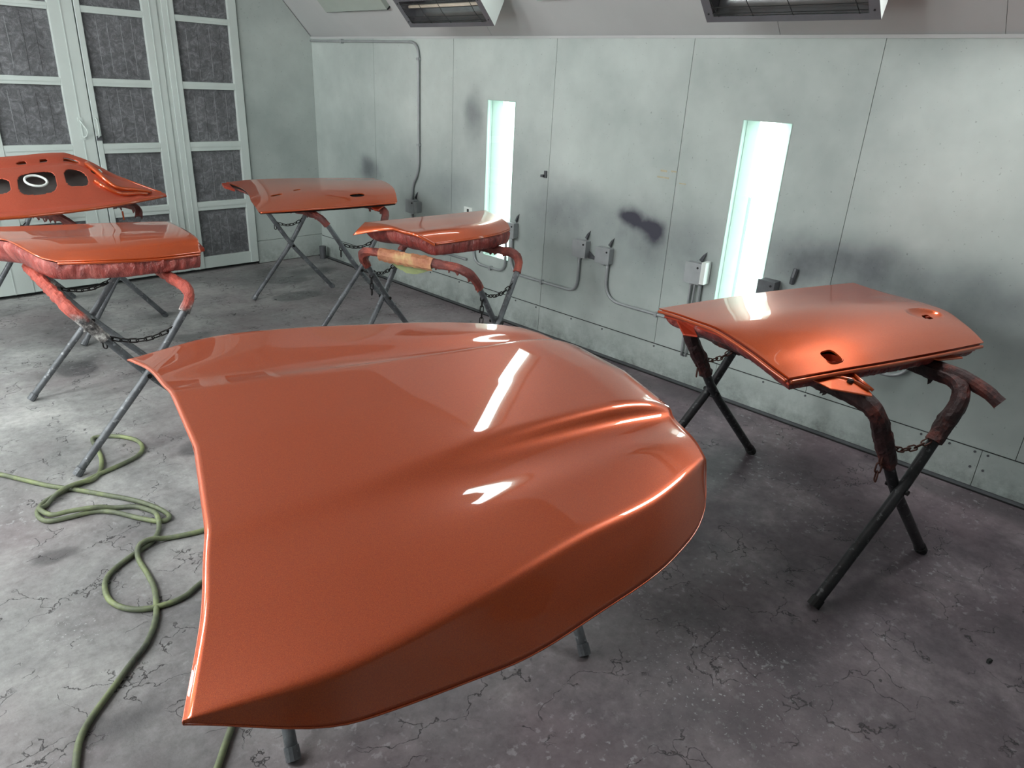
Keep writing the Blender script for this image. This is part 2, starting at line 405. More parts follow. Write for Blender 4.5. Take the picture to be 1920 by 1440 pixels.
# kick plates along the foot of the wall, with screws
bb = struct_empty('baseboard_right', (XR, 2, 0))
ked = [-3.0, -1.9, .51, 2.05, 3.635, 5.2, YB]
for a, b in zip(ked, ked[1:]):
    MB().box(XR-.006, XR+.02, a+.0015, b-.0015, .008, .213).obj('kick_plate', 'wall', bb)
MB().box(XR-.0035, XR+.005, YF, YB, .2135, .2175).obj('joint_strip', 'gap', bb)
sm = None
for y in [6.2, 5.6, 5.0, 4.6, 3.9, 3.67, 3.3, 3.0, 2.54, 2.3, 1.98, 1.72, 1.45, 1.01, .8, .66, .54, .48, .1]:
    p = Vector((XR-.006, y, .198))
    if sm is None:
        o = MB().tube([p+Vector((.002, 0, 0)), p+Vector((-.004, 0, 0))], .0065, 8).obj('screw', 'galvdark', bb); sm = (o, p)
    else:
        o = sm[0].copy(); C.objects.link(o); o.location = p-sm[1]+sm[0].location
for y in (.54, .48):
    o = sm[0].copy(); C.objects.link(o); o.location = Vector((XR-.006, y, .11))-sm[1]
fl = MB().box(XR-.05, XR-.006, YF, YB, 0, .006).obj('trim_1', 'galvdark', kind='structure')
MB().box(XR-.055, XR-.05, YF, YB, 0, .008).obj('edge_seal', 'black', fl)
cs = MB().box(XR-.006, XR+.02, YF, YB, ZS-.014, ZS+.002).obj('trim_2', 'ceil', kind='structure')

# sloped ceiling and flat ceiling
nsl = Vector((-SL, 0, -1)).normalized(); dsl = Vector((-1, 0, SL)).normalized()
sl = struct_empty('ceiling_slope', (XR, 2, ZS))
sled = [YF, -.9, .95, 2.02, 4.3, YB+.1]
Llen = (ZC-ZS)/dsl.z
for a, b in zip(sled, sled[1:]):
    MB().obox(Vector((XR+.01, (a+b)/2, ZS))+dsl*(Llen/2)-nsl*.02, (dsl, Vector((0, 1, 0)), nsl), (Llen/2, (b-a)/2-.0012, .02)).obj('ceiling_panel', 'ceil', sl)
ceil = MB().box(XL-.1, XS+.02, YF-.1, YB+.2, ZC, ZC+.08).obj('ceiling', 'ceil', kind='structure')
wl = MB().box(XL-.1, XL, YF-.1, YB+.2, 0, ZC).obj('wall_left', 'wall', kind='structure')
wf = MB().box(XL-.1, XR+.3, YF-.1, YF, 0, ZC).obj('wall_front', 'wall', kind='structure')
# back wall right of the doors (follows the slope), header above the doors
wb = struct_empty('wall_back', (3.6, YB, 0))
DX1 = 3.335
def prism(xz, y0, y1):
    n = len(xz); V = [(x, y0, z) for x, z in xz]+[(x, y1, z) for x, z in xz]
    F = [tuple(range(n)), tuple(range(n, 2*n))[::-1]]+[(i, i+n, (i+1) % n+n, (i+1) % n) for i in range(n)]
    return V, F
V, F = prism([(DX1, .232), (XR, .232), (XR, ZS), (DX1, ZS+(XR-DX1)*SL), (DX1, .5)], YB, YB+.05); obj('wall_panel', V, F, 'wall', wb)
MB().box(DX1, XR, YB-.003, YB+.04, .006, .228).obj('kick_plate', 'wall', wb)
MB().box(XL, DX1+.02, YB+.004, YB+.05, 2.84, ZC).obj('wall_panel', 'wall', wb)
MB().box(DX1, XR+.02, YB+.02, YB+.1, 0, ZC).obj('backing', 'gap', wb)
# ------------------------------------------------------------------ filter doors
rows = [(-.0, .14), (.58, .66), (1.118, 1.198), (1.645, 1.705), (2.182, 2.232), (2.70, 2.84)]   # rails (z0,z1)
rng = random.Random(3)
def leaf(name, x0, x1, cols, yo=0.0):
    """door leaf between x0 and x1 whose filter columns are cols"""
    d = struct_empty(name, ((x0+x1)/2, YB, 0)); yf = YB-.02+yo
    xs = [x0]+[v for c in cols for v in c]+[x1]
    for i in range(0, len(xs), 2):
        a, b = xs[i], xs[i+1]
        bevel(MB().box(a, b, yf, yf+.045, .03, 2.84).obj('stile', 'door', d), .004)
        if b-a > .1:
            c = (a+b)/2
            MB().box(c-.004, c+.004, yf-.004, yf+.01, .03, 2.84).obj('bead', 'door', d)
    for c0, c1 in cols:
        for z0, z1 in rows:
            z0 = max(z0, .03)
            bevel(MB().box(c0, c1, yf+.006, yf+.045, z0, z1).obj('rail', 'door', d), .003)
            if z1 < 2.6 and z0 > .2:
                MB().box(c0, c1, yf, yf+.02, (z0+z1)/2-.004, z1-.006).obj('bead', 'door', d)
        zs = [(.14, .58), (.66, 1.118), (1.198, 1.645), (1.705, 2.182), (2.232, 2.70)]
        for z0, z1 in zs:
            n = 10; P = np.zeros((n, n, 3))
            for i in range(n):
                for j in range(n):
                    x = c0+(c1-c0)*i/(n-1); z = z0+(z1-z0)*j/(n-1)
                    e = math.sin(math.pi*i/(n-1))*math.sin(math.pi*j/(n-1))
                    P[i, j] = (x, yf+.034-.010*e+.006*noise.noise(Vector((x*7, z*7, 1.3))), z)
            V, F = gridmesh(P); pad = obj('filter_pad', V, [f[::-1] for f in F], 'filter', d, True)
            for k in range(1, 5):
                x = c0+(c1-c0)*(k/5)+rng.uniform(-.01, .01); zz0 = z0+rng.uniform(0, .06); zz1 = z1-rng.uniform(0, .07)
                pale = rng.random() < .4
                MB().tube([(x, yf+.019, zz0), (x+rng.uniform(-.004, .004), yf+.014, (zz0+zz1)/2), (x, yf+.019, zz1)], .0013, 5).obj('support_wire', 'galv' if pale else 'gap', pad)
    return d
d1 = leaf('door_1', 1.06, 1.993, [(1.335, 1.815)])
d2 = leaf('door_2', 2.001, 2.632, [(2.045, 2.51)])
d3 = leaf('door_3', 2.668, 3.325, [(2.77, 3.245)])
d4 = leaf('door_4', .0, 1.05, [(.10, .53), (.58, .98)])
MB().box(-1.35, 0, YB-.01, YB+.04, 0, 2.84).obj('wall_back_left', 'wall', kind='structure')
MB().box(2.634, 2.666, YB-.01, YB+.03, .03, 2.84).obj('trim_3', 'door', kind='structure')
MB().box(3.326, 3.334, YB-.004, YB+.03, 0, 2.84).obj('trim_4', 'gap', kind='structure')
MB().box(-.2, 3.33, YB+.03, YB+.1, 0, 2.86).obj('door_backing', 'gap', kind='structure')
# pull handles
h = MB().tube(cat([(1.90, YB-.02, 1.385), (1.905, YB-.05, 1.36), (1.93, YB-.062, 1.31), (1.925, YB-.05, 1.265), (1.905, YB-.02, 1.25)], 16), .006, 8)
ho = h.obj('pull_handle', 'door', d1, smooth=True)
MB().box(1.885, 1.92, YB-.026, YB-.019, 1.375, 1.405).obj('handle_plate', 'door', d1); MB().box(1.885, 1.92, YB-.026, YB-.019, 1.235, 1.258).obj('handle_plate', 'door', d1)
MB().tube(cat([(2.018, YB-.02, 1.40), (2.018, YB-.055, 1.385), (2.018, YB-.06, 1.30), (2.018, YB-.055, 1.265), (2.018, YB-.02, 1.25)], 16), .006, 8).obj('pull_handle', 'door', d2, smooth=True)
MB().box(2.003, 2.04, YB-.026, YB-.019, 1.39, 1.415).obj('handle_plate', 'door', d2); MB().box(2.003, 2.045, YB-.028, YB-.019, 1.225, 1.262).obj('handle_plate', 'galvdark', d2)

# ------------------------------------------------------------------ wall lights
def wall_light(y0, y1, label, side=1, x=XR):
    t = thing('wall_light', label, 'light', (x, (y0+y1)/2, NZ[0]), None)
    z0, z1 = NZ; s = side; dp = .13
    def X(d): return x+s*d
    bx = lambda a, b, c, d, e, f: MB().box(min(a, b), max(a, b), c, d, e, f)
    bx(X(dp), X(dp+.01), y0, y1, z0, z1).obj('reflector_back', 'niche', t)
    bx(X(.031), X(dp), y0-.012, y0, z0, z1).obj('side_plate', 'niche', t); bx(X(.031), X(dp), y1, y1+.012, z0, z1).obj('side_plate', 'niche', t)
    bx(X(.031), X(dp), y0, y1, z0-.012, z0).obj('end_plate', 'niche', t); bx(X(.031), X(dp), y0, y1, z1, z1+.012).obj('end_plate', 'niche', t)
    for yy, sg in ((y0, 1), (y1, -1)):
        V = [(X(.05), yy+sg*.002, z0), (X(dp), yy+sg*.05, z0), (X(dp), yy+sg*.002, z0)]; V += [(a, b, z1) for a, b, _ in V]
        obj('reflector_wing', V, [(0, 1, 2), (3, 5, 4), (0, 3, 4, 1), (1, 4, 5, 2), (2, 5, 3, 0)], 'niche', t)
    c = (y0+y1)/2
    for k in (-1, 1):
        MB().tube([(X(.075), c+k*.0235, z0+.01), (X(.075), c+k*.0235, z1-.01)], .025, 12).obj('light_tube', 'tube', t, smooth=True)
    bx(X(.004), X(.008), y0+.003, y1-.003, z0+.003, z1-.003).obj('glass_pane', 'glass', t)
    m = MB(); bx2 = m.box
    g = .003
    for (a, b, c_, d_) in ((y0, y0+g, z0, z1), (y1-g, y1, z0, z1), (y0, y1, z0, z0+g), (y0, y1, z1-g, z1)):
        m.box(min(X(-.002), X(.006)), max(X(-.002), X(.006)), a, b, c_, d_)
    m.obj('bezel', 'niche', t)
    return t
wall_light(*NICHES[0], 'tall narrow lit wall light beside the nearest right-hand door panel')
wall_light(*NICHES[1], 'tall narrow lit wall light behind the middle film-wrapped door panel, further along the wall')
# fill lights added on the unseen left wall and ceiling slopes to brighten the booth
for i, y in enumerate((2.8, 4.6)):
    tl = thing('wall_light', ['lit wall light in the middle of the left wall', 'lit wall light at the far end of the left wall'][i], 'light', (XL, y, .5))
    MB().box(XL-.005, XL+.03, y-.17, y+.17, .5, 1.71).obj('housing', 'white', tl)
    MB().box(XL+.031, XL+.036, y-.15, y+.15, .53, 1.68).obj('light_pane', 'ceillight', tl)
def on_slope(y, u, off): return Vector((XR+.01, y, ZS))+dsl*u+nsl*off
nl = Vector((SL, 0, -1)).normalized(); dl = Vector((1, 0, SL)).normalized()
MB().obox(Vector((XL, 2, ZS))+dl*(Llen/2)-nl*.02, (dl, Vector((0, 1, 0)), nl), (Llen/2, 5.1, .02)).obj('ceiling_slope_left', 'ceil', kind='structure')
for i, y in enumerate((2.6, 4.2, 5.8)):  # panes added out of frame to light the room from the left
    pc = Vector((XL, y, ZS))+dl*.62
    tl = thing('ceiling_light', 'lit pane in the left ceiling slope, ' + ['left of the hood', 'left of the film-wrapped panel', 'nearest the filter doors'][i], 'light', tuple(pc))
    MB().obox(pc+nl*.012, (dl, Vector((0, 1, 0)), nl), (.52, .34, .012)).obj('housing', 'white', tl)
    MB().obox(pc+nl*.026, (dl, Vector((0, 1, 0)), nl), (.50, .31, .002)).obj('light_pane', 'ceillight', tl)
for i, y in enumerate((.75,)):  # pane added out of frame to brighten the nearest door panel
    tl = thing('ceiling_light', ['lit pane set in the right ceiling slope above the nearest door panel', 'lit pane set in the right ceiling slope behind the camera'][i], 'light', tuple(on_slope(y, .8, 0)))
    MB().obox(on_slope(y, .8, .012), (dsl, Vector((0, 1, 0)), nsl), (.47, .33, .012)).obj('housing', 'white', tl)
    MB().obox(on_slope(y, .8, .026), (dsl, Vector((0, 1, 0)), nsl), (.45, .22, .002)).obj('light_pane', 'ceillight', tl)
y = 3.50
tl = thing('ceiling_light', 'narrow lit light set in the sloped ceiling right of the smaller heater', 'light', tuple(on_slope(y, .8, 0)))
sa = (dsl, Vector((0, 1, 0)), nsl)
MB().obox(on_slope(y, .80, .002), sa, (.50, .15, .003)).obj('reflector_back', 'niche', tl)
for sg in (-1, 1): MB().obox(on_slope(y+sg*.145, .80, .012), sa, (.50, .006, .012)).obj('side_plate', 'niche', tl)
for sg in (-1, 1): MB().obox(on_slope(y, .80+sg*.50, .012), sa, (.006, .15, .012)).obj('end_plate', 'niche', tl)
MB().obox(on_slope(y, .80, .022), sa, (.48, .05, .006)).obj('light_strip', 'tube', tl)
t = thing('cover_panel', 'pale green flat cover panel on the sloped ceiling left of the smaller heater', 'panel', tuple(on_slope(5.76, .6, 0)))
MB().obox(on_slope(5.76, .62, .02), (dsl, Vector((0, 1, 0)), nsl), (.33, .455, .02)).obj('cover', 'panelgreen', t)
MB().obox(on_slope(5.76, .288, .012), (dsl, Vector((0, 1, 0)), nsl), (.006, .457, .022)).obj('shadow_gasket', 'gap', t)  # dark strip along the lower edge of the cover

# ------------------------------------------------------------------ infrared heaters under the slope
def heater(y0, y1, label, u0=.29, wd=.25, off=.25):
    ax = (dsl, Vector((0, 1, 0)), nsl); yc = (y0+y1)/2; hl = (y1-y0)/2
    t = thing('infrared_heater', label, 'heater', tuple(on_slope(yc, u0+wd/2, 0)))
    P = lambda y, u, o: on_slope(y, u0+u, o)
    # tapered hollow housing
    m = MB(); V = []
    for o, g in ((off, 0), (off-.18, .05)):
        for (u, y) in ((g, y0+g*.3), (wd-g, y0+g*.3), (wd-g, y1-g*.3), (g, y1-g*.3)): V.append(P(y, u, o))
    for o, g in ((off, .035), (off-.16, .07)):
        for (u, y) in ((g, y0+.05), (wd-g, y0+.05), (wd-g, y1-.05), (g, y1-.05)): V.append(P(y, u, o))
    F = [(0, 1, 5, 4), (1, 2, 6, 5), (2, 3, 7, 6), (3, 0, 4, 7), (4, 5, 6, 7)]
    obj('housing', V, F, 'white', t)
    F = [(0, 1, 9, 8), (1, 2, 10, 9), (2, 3, 11, 10), (3, 0, 8, 11)]
    V2 = [Vector(v)+nsl*.001 for v in V]
    obj('face_rim', V2, F, 'heater', t)
    # curved reflector
    n = 11; G = np.zeros((n, 2, 3))
    for i in range(n):
        a = math.pi*i/(n-1); u = wd/2-math.cos(a)*(wd/2-.037); o = off-.002-math.sin(a)*.10
        for j, y in enumerate((y0+.05, y1-.05)): G[i, j] = P(y, u, o)
    VV, FF = gridmesh(G); obj('reflector', VV, FF, 'reflector', t, True)
    for y in (y0+.052, y1-.052):
        VV = [tuple(p) for p in G[:, 0 if y < yc else 1]]; obj('end_cheek', VV, [tuple(range(n))], 'heater', t)
    MB().tube([P(y0+.07, wd*.55, off-.045), P(y1-.07, wd*.55, off-.045)], .012, 10).obj('heat_tube', 'quartz', t, smooth=True)
    # wire guard
    g = MB()
    for u in (.055, wd*.36, wd*.64, wd-.055): g.tube([P(y0+.05, u, off+.004), P(yc, u+.004, off+.012), P(y1-.05, u, off+.004)], .0022, 6)
    for y in (y0+.09, yc-.04, yc+.17, y1-.08): g.tube([P(y, .035, off+.004), P(y+.01, wd/2, off+.014), P(y+.02, wd-.035, off+.004)], .0022, 6)
    g.obj('wire_guard', 'gap', t)
    for y in (y0+.12, y1-.12): MB().obox(P(y, wd/2, off-.18-.035), ax, (.02, .015, .045)).obj('hanger', 'galvdark', t)
    for y in (y0+.025, y1-.025):
        for u in (.05, wd-.05): MB().tube([P(y, u, off), P(y, u, off+.004)], .005, 8).obj('screw', 'gap', t)
heater(3.88, 4.80, 'smaller-looking infrared heater under the sloped ceiling, above the far wall light')
heater(1.365, 2.255, 'larger-looking infrared heater under the sloped ceiling, above the near wall light')

# ------------------------------------------------------------------ conduits and junction boxes on the right wall
CX = XR-.018
def conduit(pts, label, rs=.10, clips=(), r=.0105):
    P = resample([Vector(p) for p in fillet([(CX, y, z) for y, z in pts], rs, 10)], .05)
    t = thing('conduit', label, 'pipe', (XR, pts[0][0], pts[0][1]))
    MB().tube(P, r, 10).obj('pipe', 'galv', t, smooth=True)
    for y, z, vert in clips:
        if vert: MB().box(CX-.015, XR, y-.014, y+.014, z-.01, z+.01).obj('clip', 'galv', t)
        else: MB().box(CX-.015, XR, y-.01, y+.01, z-.02, z+.014).obj('clip', 'galv', t)
    return t
conduit([(6.84, 2.115), (5.155, 2.11), (5.155, 1.06), (5.245, .95), (5.245, .82)], 'long grey conduit running under the ceiling slope from the corner and down the wall', [.12, .1, .06], [(6.3, 2.115, 0), (5.155, 1.98, 1), (5.155, 1.3, 1)])
conduit([(5.25, .70), (5.25, .42), (4.5, .42)], 'grey conduit below the junction box nearest the corner', .1, [(4.8, .42, 0)])
conduit([(4.42, .62), (4.40, .41), (4.03, .41), (4.03, .72)], 'short U-shaped conduit behind the middle trestle', [.09, .09], [(4.2, .41, 0)])
conduit([(3.965, .72), (3.965, .42), (3.262, .42), (3.262, .70)], 'U-shaped grey conduit between the second and third junction boxes', [.13, .1], [(3.62, .42, 0)])
conduit([(3.0, .70), (3.0, .425), (2.25, .43), (2.25, .5), (2.25, .73)], 'grey conduit bending down right of the paired junction boxes', [.15, .08, .02], [(2.55, .43, 0)])
conduit([(2.32, .73), (2.32, .46), (2.31, .2)], 'thin vertical conduit under the box left of the near wall light', .02, (), .008)
conduit([(2.29, .73), (2.29, .46), (2.28, .2)], 'second thin vertical conduit under the box left of the near wall light', .02, (), .006)
conduit([(1.79, .75), (1.79, .47), (.96, .47), (.93, .62)], 'grey conduit curving below the nearest right-hand door panel', [.14, .10], ())
def jbox(y, z, label, w_=.115, h_=.115, d_=.055, mat='galv', tabs=1):
    t = thing('junction_box', label, 'box', (XR, y, z))
    bevel(MB().box(XR-d_, XR, y-w_/2, y+w_/2, z-h_/2, z+h_/2).obj('body', mat, t), .004)
    bevel(MB().box(XR-d_-.003, XR-d_, y-w_/2-.003, y+w_/2+.003, z-h_/2-.003, z+h_/2+.003).obj('cover_plate', mat, t), .002)
    MB().tube([(XR-d_-.006, y-w_/2+.02, z+h_/2-.025), (XR-d_+.001, y-w_/2+.02, z+h_/2-.025)], .007, 10).obj('knockout', 'black', t)
    MB().tube([(CX, y+.01, z-h_/2-.018), (CX, y+.01, z-h_/2+.002)], .015, 8).obj('connector', 'galv', t)
    if tabs:   # torn mounting tab sticking up
        V = [(XR-.002, y-.03, z+h_/2), (XR-.002, y-.055, z+h_/2+.075), (XR-.03, y-.045, z+h_/2+.02), (XR-.002, y-.005, z+h_/2+.015), (XR-.008, y-.03, z+h_/2+.05)]
        obj('torn_tab', V, [(0, 1, 2), (0, 2, 3), (2, 4, 3), (1, 4, 2)], 'galvdark', t)
    return t
j = jbox(5.24, .765, 'grey junction box nearest the corner, under the long vertical conduit')
MB().box(XR-.06, XR-.004, 5.135, 5.175, .72, .815).obj('side_switch', 'galv', j)
j = jbox(3.965, .765, 'junction box just right of the far wall light', .10)
j = jbox(3.245, .755, 'left one of the paired junction boxes right of the middle door panel', .12, .12)
j2 = jbox(3.03, .745, 'right one of the paired junction boxes right of the middle door panel', .12, .11)
V = [(XR-.012, 3.185, .69), (XR-.012, 3.09, .69), (XR-.006, 3.09, .735), (XR-.018, 3.13, .715), (XR-.006, 3.185, .745)]
tag(obj('torn_plate', V, [(0, 1, 3), (1, 2, 3), (0, 3, 4)], 'galvdark'), 'torn dark metal scrap on the wall between the paired junction boxes', 'scrap')
j = jbox(2.30, .775, 'junction box with white side plate, just left of the near wall light', .11, .13)
MB().box(XR-.07, XR-.002, 2.205, 2.235, .72, .86).obj('side_plate', 'white', j, label='white flat side plate')
j = jbox(1.79, .79, 'dark-topped junction box just right of the near wall light', .10, .10, .08, 'galvdark', 0)
t = MB()
t.tube([(XR-.01, 1.67, .84), (XR-.018, 1.665, .88), (XR-.01, 1.66, .93)], .014, 7)
tag(t.obj('wall_bracket', 'galvdark'), 'small dark bracket on the wall right of the near wall light', 'bracket')
t = MB().box(XR-.012, XR, 3.65, 3.672, 1.2, 1.25).box(XR-.03, XR, 3.665, 3.69, 1.205, 1.222)
tag(t.obj('wall_clip', 'galvdark'), 'small dark metal clip alone on the middle of the wall', 'clip')
t = MB().box(XR-.004, XR, 4.46, 4.56, .80, .86).obj('wall_plate', 'white'); tag(t, 'small pale switch plate left of the far wall light', 'plate')
MB().box(XR-.008, XR-.004, 4.50, 4.52, .82, .845).obj('slot', 'gap', t)
tt_ = thing('tape_residue', 'faint yellowed tape residue left of the near wall light', 'residue', (XR, 2.58, 1.33))
for y0_, z0_, w_, h_ in ((2.62, 1.36, .05, .012), (2.55, 1.365, .04, .01), (2.60, 1.32, .09, .01), (2.47, 1.30, .05, .008)): MB().box(XR-.0008, XR, y0_, y0_+w_, z0_, z0_+h_).obj('residue_patch', 'stain', tt_)
t = MB().tube([(3.99, 6.72, 0), (3.99, 6.72, .13)], .035, 14)
tag(t.obj('pipe_stub', 'galvdark'), 'short dark pipe stub standing on the floor in the far corner', 'pipe')

# ================================================================== TRESTLES
TW = .76; TL = 1.07
link_mesh = None
def chain(parent, a, b, sag, mat, tail=0, n=None):
    """chain part: hook bolts + link children, hung from a to b"""
    global link_mesh
    a = Vector(a); b = Vector(b)
    pts = [a.lerp(b, k/24)-Vector((0, 0, sag*4*(k/24)*(1-k/24))) for k in range(25)]
    ln = sum((q-p).length for p, q in zip(pts, pts[1:])); pitch = .036; n = max(3, int(round(ln/pitch)))
    ch = MB().tube([a+Vector((.0, 0, -.004)), a+Vector((0, 0, .012))], .010, 8).obj('chain', mat, parent)
    MB().tube([b+Vector((0, 0, -.004)), b+Vector((0, 0, .012))], .010, 8).obj('hook_bolt', mat, ch)
    key = 'link_'+mat
    me = D.meshes.get(key)
    if me is None:
        P = []
        for k in range(16):
            t_ = 2*math.pi*k/16; P.append((math.cos(t_)*.010+(.0125 if math.cos(t_) > 0 else -.0125), math.sin(t_)*.0105, 0))
        q = MB().tube(P, .0034, 6, closed=True); me = D.meshes.new(key); me.from_pydata(q.V, [], q.F); me.materials.append(MT[mat])
        me.polygons.foreach_set('use_smooth', [True]*len(me.polygons))
    seqs = [(pts, n)]
    if tail:
        s0 = b+Vector((0, 0, -.01)); seqs.append(([s0+Vector((0, 0, -tail*k/10)) for k in range(11)], int(tail/pitch)))
    for pts_, n_ in seqs:
        for k in range(n_):
            u = (k+.5)/n_*(len(pts_)-1); i = min(int(u), len(pts_)-2); p = pts_[i].lerp(pts_[i+1], u-i); d = (pts_[i+1]-pts_[i]).normalized()
            side = d.cross(Vector((0, 0, 1)));
            if side.length < .1: side = Vector((1, 0, 0))
            side.normalize(); nn = side.cross(d)
            ang = math.radians(35 if k % 2 else 125); y_ = side*math.cos(ang)+nn*math.sin(ang); z_ = d.cross(y_)
            o = D.objects.new('link', me); C.objects.link(o); o.parent = ch
            Mx = Matrix((d, y_, z_)).transposed().to_4x4(); Mx.translation = p-ORG[parent.name]; o.matrix_local = Mx
    return ch
def trestle(c, Ld, label, mat='pipe', tape='tape', zt=.87, top=.29, ztape=(.66, .66), seed=1, chains=(1, 1), pz=.44, W_=TW, L_=TL, wrap=(True, True), tail=0, cmat='chain', zpad=1.0, pr=.0185, fr=.13, group='folding X-leg trestles'):
    rg = random.Random(seed)
    Ld = Vector((Ld[0], Ld[1], 0)).normalized(); Wd = Vector((Ld.y, -Ld.x, 0)); c = Vector((c[0], c[1], 0))
    t = thing('trestle', label, 'trestle', tuple(c), group)
    for s in (1, -1):
        hl = L_/2-(0 if s == 1 else .034)
        def pt(w_, l_, z_): return c+Wd*w_*s+Ld*l_+Vector((0, 0, z_))
        wt = top
        P = [pt(-W_/2, -hl, .012), pt(0, -hl, pz), pt(wt, -hl, zt), pt(wt, hl, zt), pt(0, hl, pz), pt(-W_/2, hl, .012)]
        path = fillet(P, [.1, fr, fr, .1], 10); path = resample(path, .06)
        MB().tube(path, pr, 12).obj('tube_frame', mat, t, smooth=True)
        for k in (0, -1):
            f_ = path[k]; g_ = path[1 if k == 0 else -2]; dd = (g_-f_).normalized()
            MB().tube([f_-dd*.004, f_+dd*.035], pr+.0035, 12).obj('foot_cap', 'black' if mat == 'pipedark' else 'pipe', t, smooth=False)
        if wrap[0 if s == 1 else 1]:
            zz = ztape[0 if s == 1 else 1]
            fine = resample(path, .012); seg_ = [p for p in fine if p.z > zz]
            ph = rg.uniform(0, 9)
            def rf(i, k):
                p = Vector((i*.21, k*1.1, ph)); return 1+.22*noise.noise(p)+.14*noise.noise(p*2.7)+(.08 if (i // 7) % 2 else 0)
            MB().tube(seg_, (pr+.0075)*zpad, 14, rfn=rf).obj('tape_wrap', tape, t)
            m = MB()
            for q in range(16):     # torn bits of tape hanging off the bar
                p = seg_[rg.randrange(3, len(seg_)-3)]; dn = Vector((rg.uniform(-.3, .3), rg.uniform(-.3, .3), -1)).normalized()
                a = p-Vector((0, 0, .018)); l = rg.uniform(.012, .04); sd = Ld*rg.uniform(.008, .02)
                m.add([a-sd, a+sd, a+dn*l+sd*.3, a+dn*l*.8-sd*.2+Wd*.006, a+Wd*.008], [(0, 1, 2, 3), (0, 4, 2), (4, 1, 2)])
            m.obj('torn_tape', tape, t, kind='stuff')
    for k, sg in enumerate((-1, 1)):
        a = c+Ld*(sg*(L_/2-.017))+Vector((0, 0, pz))
        MB().tube([a-Ld*.045, a+Ld*.045], .007, 8).tube([a-Ld*.047, a-Ld*.040], .012, 6).tube([a+Ld*.040, a+Ld*.047], .012, 6).obj('pivot_bolt', 'chain', t)
        if chains[k]:
            zc = .66; wc = top*(zc-pz)/(zt-pz)
            pa = c+Wd*(wc-.006)+Ld*(sg*(L_/2-.0))+Vector((0, 0, zc)); pb = c-Wd*(wc-.006)+Ld*(sg*(L_/2-.034))+Vector((0, 0, zc))
            chain(t, pa, pb, .045, cmat, tail if k == 0 else tail*.7)
    return t
T1 = trestle((2.995+.0, 1.085), (.27, .963), 'dark-legged trestle with maroon taped bars, under the nearest right-hand door panel', 'pipedark', 'tapedark', seed=2, ztape=(.62, .55), tail=.15, cmat='rust', zpad=1.08, top=.27, zt=.845, fr=.105, pr=.022)
for _k in (1,):
    Lx = Vector((.27, .963, 0)).normalized(); Wx = Vector((Lx.y, -Lx.x, 0)); c1 = Vector((2.995, 1.085, .845))
    pth = [c1+Wx*.27-Lx*.34+Vector((0, 0, .02)), c1+Wx*.28-Lx*.46+Vector((0, 0, .022)), c1+Wx*.30-Lx*.56+Vector((0, 0, -.005)), c1+Wx*.315-Lx*.635+Vector((0, 0, -.045))]
    MB().tube(cat(pth, 14), .027, 12, rfn=lambda i, k: 1+.2*noise.noise(Vector((i*.4, k*.9, 7)))).obj('loose_sleeve', 'tapedark', T1, label='loose dark sleeve poking past the bend')
T2 = trestle((1.105, 4.03), (.06, .998), 'trestle with a pink and grey torn bar, under the left film-wrapped panel', 'pipe', 'tapegrey', seed=5, ztape=(.72, .64), tail=.06, top=.27, zt=.81)
T3 = trestle((1.40, 6.0), (-.395, .918), 'trestle furthest left, under the upturned door shell', 'pipe', 'tape', seed=8, ztape=(.8, .8))
T4 = trestle((3.07, 5.17), (0.0, 1.0), 'trestle furthest back by the corner, under the unwrapped rear door panel', 'pipe', 'tape', seed=11, ztape=(.72, .80), tail=.1)
T5 = trestle((2.91, 3.49), (-.275, .96), 'trestle in the middle with crumpled paper on its bar, under the film-wrapped door', 'pipe', 'tape', seed=14, zt=.825, ztape=(.72, .70), tail=.22, L_=.92)
T6 = trestle((1.252, 1.632), (.951, -.309), 'trestle under the big hood, mostly hidden, only its feet showing', 'pipe', 'tape', seed=17)

# ================================================================== HOOD
HO = Vector((.468, 1.666, 0)); Hl = Vector((.960, -.280, 0)); Hw = Vector((.28, .96, 0))
vk = [0, .2, .4, .6, .8, .94, 1]
cols = [
 (.115, 1.455, [0]*7, [.985, .993, 1.003, 1.014, 1.020, 1.004, .974]),
 (.094, 1.428, [.35, .33, .30, .28, .272, .272, .272], [.980, .989, 1.001, 1.014, 1.019, 1.000, .970]),
 (.082, 1.412, [.41, .385, .345, .312, .300, .298, .300], [.973, .978, .981, .984, .985, .975, .960]),
 (.055, 1.375, [.57, .565, .545, .51, .475, .45, .44], [.960, .973, .979, .982, .982, .972, .960]),
 (.0, 1.338, [.758, .795, .752, .690, .637, .562, .522], [.928, .960, .974, .977, .970, .964, .957]),
 (.0, 1.339, [.759, .800, .758, .697, .644, .568, .524], [.927, .953, .966, .969, .962, .956, .952]),
 (.0, 1.338, [.760, .820, .800, .751, .691, .600, .530], [.925, .912, .917, .918, .915, .916, .934]),
 (.0, 1.335, [.760, .840, .840, .797, .727, .625, .536], [.923, .878, .868, .866, .868, .882, .920])]
nv = 90
vv = np.linspace(0, 1, nv)
CC = []
for s0, s1, tt, zz in cols:
    CC.append(np.stack([s0+(s1-s0)*vv, hermite(vk, tt, vv), hermite(vk, zz, vv)], 1))
CC = np.array(CC)      # cols x nv x 3
def across(k0, k1, n, ends):
    """cubic between control columns k0..k1 over u"""
    ks = list(range(k0, k1+1)); ts = np.array(ks, float)
    out = []
    for u in np.linspace(k0, k1, n):
        out.append(np.array([[hermite(ts, CC[ks, i, c], np.array([u]))[0] for c in range(3)] for i in range(nv)]))
    return out
half = []
